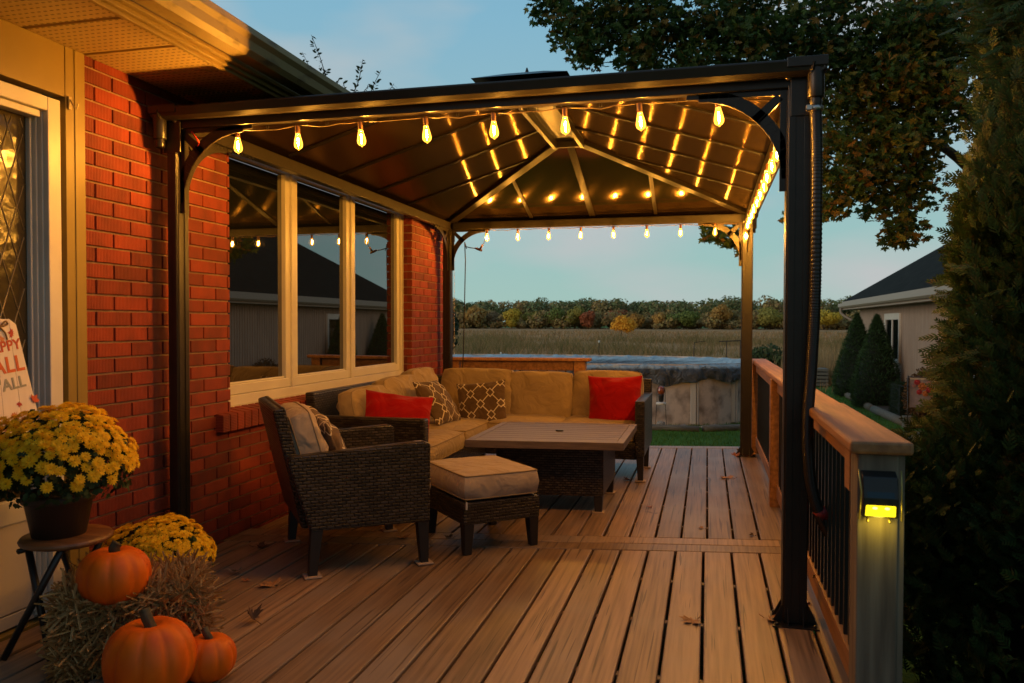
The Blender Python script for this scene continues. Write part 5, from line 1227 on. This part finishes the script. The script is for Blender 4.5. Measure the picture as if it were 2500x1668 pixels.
cedar('second arborvitae further back, between the first one and the garage flag', 3.55, 6.6, .95, 5.6, 18000, 6)
# ------------------------------------------------------------------ maple overhead
mp_t = thing('maple_tree', 'big maple with dark green and rusty leaves hanging over the right of the gazebo', 'tree', (3.9, 11.2, -.6))
limbs = [[(3.9, 11.2, -.62), (3.85, 11.15, 1.5), (3.7, 11.0, 3.2), (3.3, 10.8, 4.6), (2.6, 10.4, 6.2)], [(3.7, 11.0, 3.1), (2.8, 10.6, 4.1), (1.7, 10.3, 4.55), (.6, 10.0, 4.75), (-.6, 9.6, 5.0)], [(3.4, 10.9, 4.2), (2.4, 10.2, 5.2), (.9, 9.6, 5.9), (-1.2, 9.2, 6.1)],
         [(3.8, 11.1, 2.4), (3.1, 10.8, 3.2), (2.5, 10.4, 3.5), (1.9, 10.1, 3.6)], [(3.75, 11, 3.0), (4.6, 10.6, 4.4), (5.2, 10.2, 5.6)], [(2.4, 10.2, 5.2), (1.4, 10.5, 5.2), (.2, 10.6, 4.6)]]
tk = MB()
for i, lb in enumerate(limbs):
    P = smooth(lb, 5); r0 = .19 if i == 0 else .085; tk.tube(P, [r0*(1-.8*j/(len(P)-1)) for j in range(len(P))], 9)
obj('trunk', tk, trunkm, mp_t)
# foliage: pendant clusters chosen to fill the crown, centres in metres
cl_c = []
def clump(c, r, n, rz=None): cl_c.append((np.array(c), np.array([r, r*.9, rz or r*.8]), n))
from math import tan
def px(px_, py_, y):   # photograph pixel (full size) to a point at depth y
    d = fw2+rr*((px_-1250)/1919.5)+uu*((834-py_)/1919.5); t = y/d.y; return (d.x*t, y, EYE+d.z*t)
for (X, Y, D, r, n) in ((1345, 10, 9.4, .30, 150), (1400, 60, 9.3, .36, 260), (1440, 120, 9.2, .28, 190), (1470, 30, 9.6, .42, 330), (1560, 40, 9.5, .5, 420), (1560, 130, 9.3, .30, 200), (1640, 80, 9.6, .48, 420), (1700, 150, 9.3, .30, 200), (1740, 60, 9.7, .5, 450),
    (1820, 110, 9.5, .42, 360), (1850, 30, 9.9, .5, 420), (1930, 90, 9.8, .5, 430), (1940, 180, 9.8, .40, 300), (2020, 60, 10.2, .5, 380), (2030, 150, 9.9, .46, 380), (2060, 250, 9.9, .45, 380), (2110, 190, 10.3, .45, 330), (2160, 90, 10.5, .5, 330), (2130, 320, 10.1, .42, 330), (2200, 250, 10.5, .42, 280), (2250, 130, 10.8, .5, 300),
    (2040, 350, 9.7, .38, 300), (2060, 440, 9.6, .36, 270), (2020, 500, 9.5, .24, 120), (2130, 420, 9.9, .40, 280), (2170, 490, 10.0, .34, 190), (2210, 380, 10.3, .38, 220), (2210, 560, 10.1, .26, 120), (2180, 575, 10.0, .18, 60), (1985, 420, 9.6, .20, 90), (1790, 575, 9.0, .17, 60), (1745, 565, 8.9, .17, 60), (1800, 600, 9.0, .10, 20), (1925, 530, 9.3, .10, 22), (1340, -60, 9.4, .4, 200), (1550, -60, 9.5, .5, 250), (1800, -60, 9.8, .5, 260), (2050, -50, 10, .5, 260), (2280, 20, 10.9, .5, 220), (2240, 470, 10.3, .3, 110), (2180, 60, 9.7, .5, 380), (2260, 60, 9.7, .45, 320), (2300, 130, 9.9, .45, 300), (2240, 200, 9.8, .42, 300), (2290, 260, 10, .4, 240), (2180, 180, 9.7, .42, 280), (2250, 330, 9.9, .36, 220), (2180, 330, 9.7, .36, 220), (2330, 30, 9.9, .45, 250), (2330, 220, 10.1, .4, 200), (2240, 420, 10, .30, 150)):
    clump(px(X, Y, D), r, int(n*1.3))
pos = []; lit_turn = []
for c, r, n in cl_c:
    d = rdir(n)*(rng.random(n)**.45)[:, None]; q = c+d*r*np.array([1, 1.5, 1]); q[:, 2] -= .25*r[2]*(np.abs(d[:, 0]))
    pos.append(q); lit_turn.append(rng.random(n) < (.30 if c[0] > .95 and c[2] < 4.3 else .04))  # mostly low right clumps get the leaves with warm light in their colour
pos = np.concatenate(pos); lit_turn = np.concatenate(lit_turn); n = len(pos)
nr = rdir(n)+np.array([0, -.35, .75]); tipd = rdir(n)*.8+np.array([0, 0, -.9])
mv2 = mv[:, [1, 0, 2]].copy()          # leaf points along +x
mapleleaf = leafmat('maple_leaf', [(.024, .058, .011), (.037, .085, .018), (.052, .105, .02), (.032, .068, .014), (.09, .12, .02), (.032, .078, .014), (.042, .09, .018), (.2, .10, .016), (.048, .096, .018)], .5, .35)
sz = rng.uniform(.042, .082, n)
turned = leafmat('lit_turning_leaf', [(.10, .13, .016), (.18, .17, .02), (.26, .12, .02), (.07, .11, .016), (.26, .20, .03), (.06, .10, .018), (.08, .12, .018)], .5, .4)  # yellow-orange leaves: warm lamplight painted into the colour, along with autumn tint
for q, mm, nm in ((~lit_turn, mapleleaf, 'crown'), (lit_turn, turned, 'lit_turning_leaves')):
    V, F = scatter(mv2, mf[:, [0, 2, 1]], pos[q], tipd[q], nr[q], sz[q]); link(nm, npmesh(nm, V, F, mm), mp_t)
for c, r, n_ in [q for q in cl_c[::2] if q[0][2] > 2.9]:
    best = min((Vector(p) for lb in limbs[1:] for p in smooth(lb, 3)), key=lambda v: (v-Vector(c)).length); tw = MB().tube(smooth([best, (best+Vector(c))/2+Vector((0, 0, .15)), Vector(c)], 3), [.018]*3+[.012]*3+[.008], 5); obj('branch', tw, trunkm, mp_t)
# ------------------------------------------------------------------ fruit tree shoots behind the house roof
ft = thing('fruit_tree', 'young fruit tree whose leafy shoots rise above the roofs at left', 'tree', (-4.6, 10.6, -.6))
obj('trunk', MB().tube(smooth([(-4.6, 10.6, -.62), (-4.55, 10.6, 1.2), (-4.4, 10.5, 2.6), (-4.3, 10.4, 3.4)], 4), [.09*(1-.05*i) for i in range(13)], 8), trunkm, ft)
st = MB(); lp = []; la = []
for (X0, Y0_, X1, Y1_) in ((800, 215, 760, 85), (770, 215, 738, 128), (812, 230, 828, 190), (860, 240, 886, 145), (840, 240, 838, 200), (900, 245, 930, 172), (915, 245, 962, 205), (880, 240, 905, 205), (790, 225, 745, 165), (780, 190, 800, 170)):
    a_, b_ = Vector(px(X0, Y0_+10, 10.5)), Vector(px(X1, Y1_, 10.5+random.uniform(-.3, .3))); P = smooth([a_-Vector((0, 0, .9)), a_, (a_+b_)/2+Vector((random.uniform(-.05, .05), 0, 0)), b_], 5); st.tube(P, [.012-.0006*i for i in range(len(P))], 5)
    d = (b_-a_).normalized()
    L_ = (b_-a_).length; m_ = max(6, int(L_*24))
    for i in range(m_):
        for s in (-1, 1):
            if random.random() < .85: lp.append(a_+d*(L_*(i+.5*(s > 0))/m_)); la.append(d*.8+Vector((s*.9, random.uniform(-.7, .7), random.uniform(-.4, .2))))
obj('shoot', st, trunkm, ft)
ov_ = np.array([(0, 0, 0), (.3, .2, .02), (.65, .2, .0), (1, 0, -.12), (.65, -.2, 0), (.3, -.2, .02)]); of_ = np.array([(0, 1, 5), (1, 2, 5), (2, 4, 5), (2, 3, 4)])
V, F = scatter(ov_, of_, np.array([tuple(v) for v in lp]), np.array([tuple(v) for v in la]), rdir(len(lp))+np.array([0, -.4, .5]), rng.uniform(.055, .085, len(lp))); link('leaves', npmesh('leaves', V, F, leafmat('fruit_leaf', [(.02, .045, .02), (.03, .06, .025)], .5, .3)), ft)
# ------------------------------------------------------------------ far trees
bl = np.array([(-.5, -.4, 0), (.5, -.3, .1), (.4, .5, 0), (-.4, .4, .12)]); blf = np.array([(0, 1, 2), (0, 2, 3)])
def far_crown(c, rx, rz, n, size, g, lobes=7):
    L_ = [(c+unit(g.normal(size=3))*np.array([rx*.6, rx*.6, rz*.55]), g.uniform(.42, .62)) for _ in range(lobes)]+[(np.array(c), .75)]
    k = g.integers(0, len(L_), n); d = unit(g.normal(size=(n, 3))); ce = np.array([l[0] for l in L_])[k]; rr_ = np.array([l[1] for l in L_])[k][:, None]
    q = ce+d*rr_*np.array([rx, rx, rz])*(.7+.35*g.random((n, 1)))
    return scatter(bl, blf, q, unit(g.normal(size=(n, 3))), d+.5*unit(g.normal(size=(n, 3))), size*g.uniform(.6, 1.3, n))
def far_tree(name, label, cat, x, y, rx, h, cols, n=900, size=.7, group=None, z0=-.6):
    g = np.random.default_rng(abs(hash((x, y))) % 100000 if False else int(abs(x*131+y*17)))
    t = thing(name, label, cat, (x, y, z0), group=group); rz = h*.44
    V, F = far_crown(np.array([x, y, z0+h-rz]), rx, rz, n, size, g); link('crown', npmesh('crown', V, F, leafmat('far_'+name, cols, .8, .2)), t)
    obj('trunk', MB().tube([(x, y, z0-.05), (x, y, z0+h*.5)], [max(.05, h*.02), .03], 7), trunkm, t)
def fx(px_, y): return px(px_, 800, y)[0]
Yl = [(.62, .44, .05), (.48, .34, .04), (.75, .55, .07)]; Gr = [(.17, .22, .05), (.23, .26, .06), (.13, .18, .045)]; Or = [(.56, .31, .07), (.42, .22, .055), (.66, .40, .10)]; Rd = [(.40, .11, .045), (.50, .16, .06), (.30, .10, .045)]; Ol = [(.38, .32, .07), (.28, .25, .055), (.46, .38, .08)]; Br = [(.30, .19, .09), (.38, .24, .11), (.22, .15, .08)]
G_ = 'autumn trees along the far field edge'
for (nm, lb, X, D, w, h, c) in (('ochre_tree', 'ochre tree at the left end of the far tree line, behind the dark tree', 1162, 300, 46, 7.4, Or), ('yellow_tree', 'brightest yellow rounded tree in the left half of the far tree line', 1250, 300, 44, 6.6, Yl), ('olive_tree', 'olive tree just right of the bright yellow one', 1300, 305, 42, 5.8, Ol), ('green_tree', 'green tree between the olive tree and the centre of the tree line', 1352, 300, 52, 7.0, Gr),
    ('yellow_tree', 'dull yellow tree at the centre of the far tree line', 1402, 300, 44, 7.8, Ol), ('russet_tree', 'dark russet tree right of the centre of the far tree line', 1436, 298, 30, 5.8, Rd), ('russet_tree', 'red-brown tree behind the orange field bush', 1510, 310, 54, 6.5, Rd), ('russet_tree', 'small rusty tree right of the orange field bush', 1556, 300, 26, 5.6, Or), ('olive_tree', 'pale olive tree in the right half of the far tree line', 1612, 300, 34, 5.2, Or),
    ('green_tree', 'broad green tree left of the far right gazebo post', 1668, 300, 62, 6.2, Gr), ('yellow_tree', 'tall ochre tree just left of the far right gazebo post', 1757, 300, 50, 8.0, Or), ('olive_tree', 'olive tree between the two right gazebo posts', 1880, 300, 60, 7.2, Ol), ('yellow_tree', 'low yellow tree seen just left of the garage', 2010, 290, 70, 6.2, Yl), ('ochre_tree', 'small brown tree between ochre and bright yellow trees', 1208, 306, 34, 5.8, Br)):
    far_tree(nm, lb, 'tree', fx(X, D), D, w/1919.5*D*.62, h*1.18, c, 2000, .6, G_)
far_tree('field_bush', 'round golden-orange bush standing alone in the open field', 'bush', fx(1517, 122), 122, 2.15, 3.4, [(.85, .42, .03), (.95, .50, .05), (.68, .30, .025)], 1500, .28)
far_tree('dark_bush', 'dark green bushy tree close behind the far left gazebo post', 'tree', fx(1085, 26), 26, .75, 2.9, [(.03, .05, .025), (.045, .065, .03)], 2400, .11)
far_tree('weedy_bush', 'low dark weedy bush by the pool seen between the right posts', 'bush', fx(1875, 27), 27, .8, 1.15, [(.05, .08, .03), (.07, .10, .035), (.09, .085, .035)], 2000, .09)
g = np.random.default_rng(3); vs = []; fs = []; off = 0; vs2 = []; fs2 = []; off2 = 0
for i in range(150):
    D = g.uniform(330, 380); x = g.uniform(-175, 95); h = g.uniform(11.8, 13.4); r_ = g.uniform(5, 8)
    V, F = far_crown(np.array([x, D, -.6+h*.6]), r_, h*.42, 650, .85, g, 6)
    if i % 3: vs.append(V); fs.append(F+off); off += len(V)
    else: vs2.append(V); fs2.append(F+off2); off2 += len(V)
for i in range(300):
    D = g.uniform(298, 324); x = g.uniform(-150, 85); h = g.uniform(3.0, 8.6); r_ = g.uniform(2.5, 5.2)
    V, F = far_crown(np.array([x, D, -.6+h*.5]), r_, h*.5, 300, .72, g, 6); vs2.append(V); fs2.append(F+off2); off2 += len(V)
o = link('woodland', npmesh('woodland', np.concatenate(vs), np.concatenate(fs), leafmat('wood_green', [(.15, .20, .08), (.20, .24, .09), (.27, .21, .09), (.17, .21, .085)], .9, .1))); tag(o, 'dark green woodland closing the far edge of the field', 'woodland', kind='stuff')
o = link('scrub', npmesh('scrub', np.concatenate(vs2), np.concatenate(fs2), leafmat('wood_brown', [(.30, .22, .09), (.38, .25, .10), (.25, .21, .085), (.46, .34, .10), (.32, .15, .07)], .9, .1))); tag(o, 'mixed brown and olive scrub in front of the far woodland', 'scrub', kind='stuff')
# marker posts and a bent rail in the field
mw_ = mat('marker_white', (.7, .68, .6), .6)
for (lb, X, Yb, D, hgt) in (('thin white-tipped marker post at the left of the field', 1221, 880, 24, .6), ('thin white-tipped marker post left of the orange bush', 1461, 880, 26, .95), ('thin white-tipped marker post between the right gazebo posts', 1917, 860, 30, .9)):
    x, y, z = px(X, Yb, D); t = thing('marker_post', lb, 'post', (x, D, -.6), group='marker posts in the field')
    obj('stake', MB().tube([(x, D, -.62), (x+.02, D, hgt-.32)], .012, 6), trunkm, t); obj('tip', MB().tube([(x+.02, D, hgt-.32), (x+.02, D, hgt-.24)], .03, 6), mw_, t)
x, y, z = px(1755, 834, 26); m = MB().tube([(x, 26, z), (x+1.0, 26, z+.05)], .018, 6).tube([(x+.24, 26, z+.01), (x+.24, 26, -.6)], .015, 5).tube([(x+.66, 26, z+.03), (x+.66, 26, -.6)], .015, 5)
o = obj('field_rail', m, trunkm); tag(o, 'thin dark rail on stakes in the field left of the right gazebo post', 'rail')
x, y, z = px(1690, 872, 25); m = MB().tube([(x, 25, -.6), (x+.06, 25, z+.45)], .012, 6).tube([(x+.06, 25, z+.45), (x+.4, 25, z+.5)], .01, 5); o = obj('leaning_stake', m, trunkm); tag(o, 'thin dark leaning stake rising behind the pool cover', 'stake')
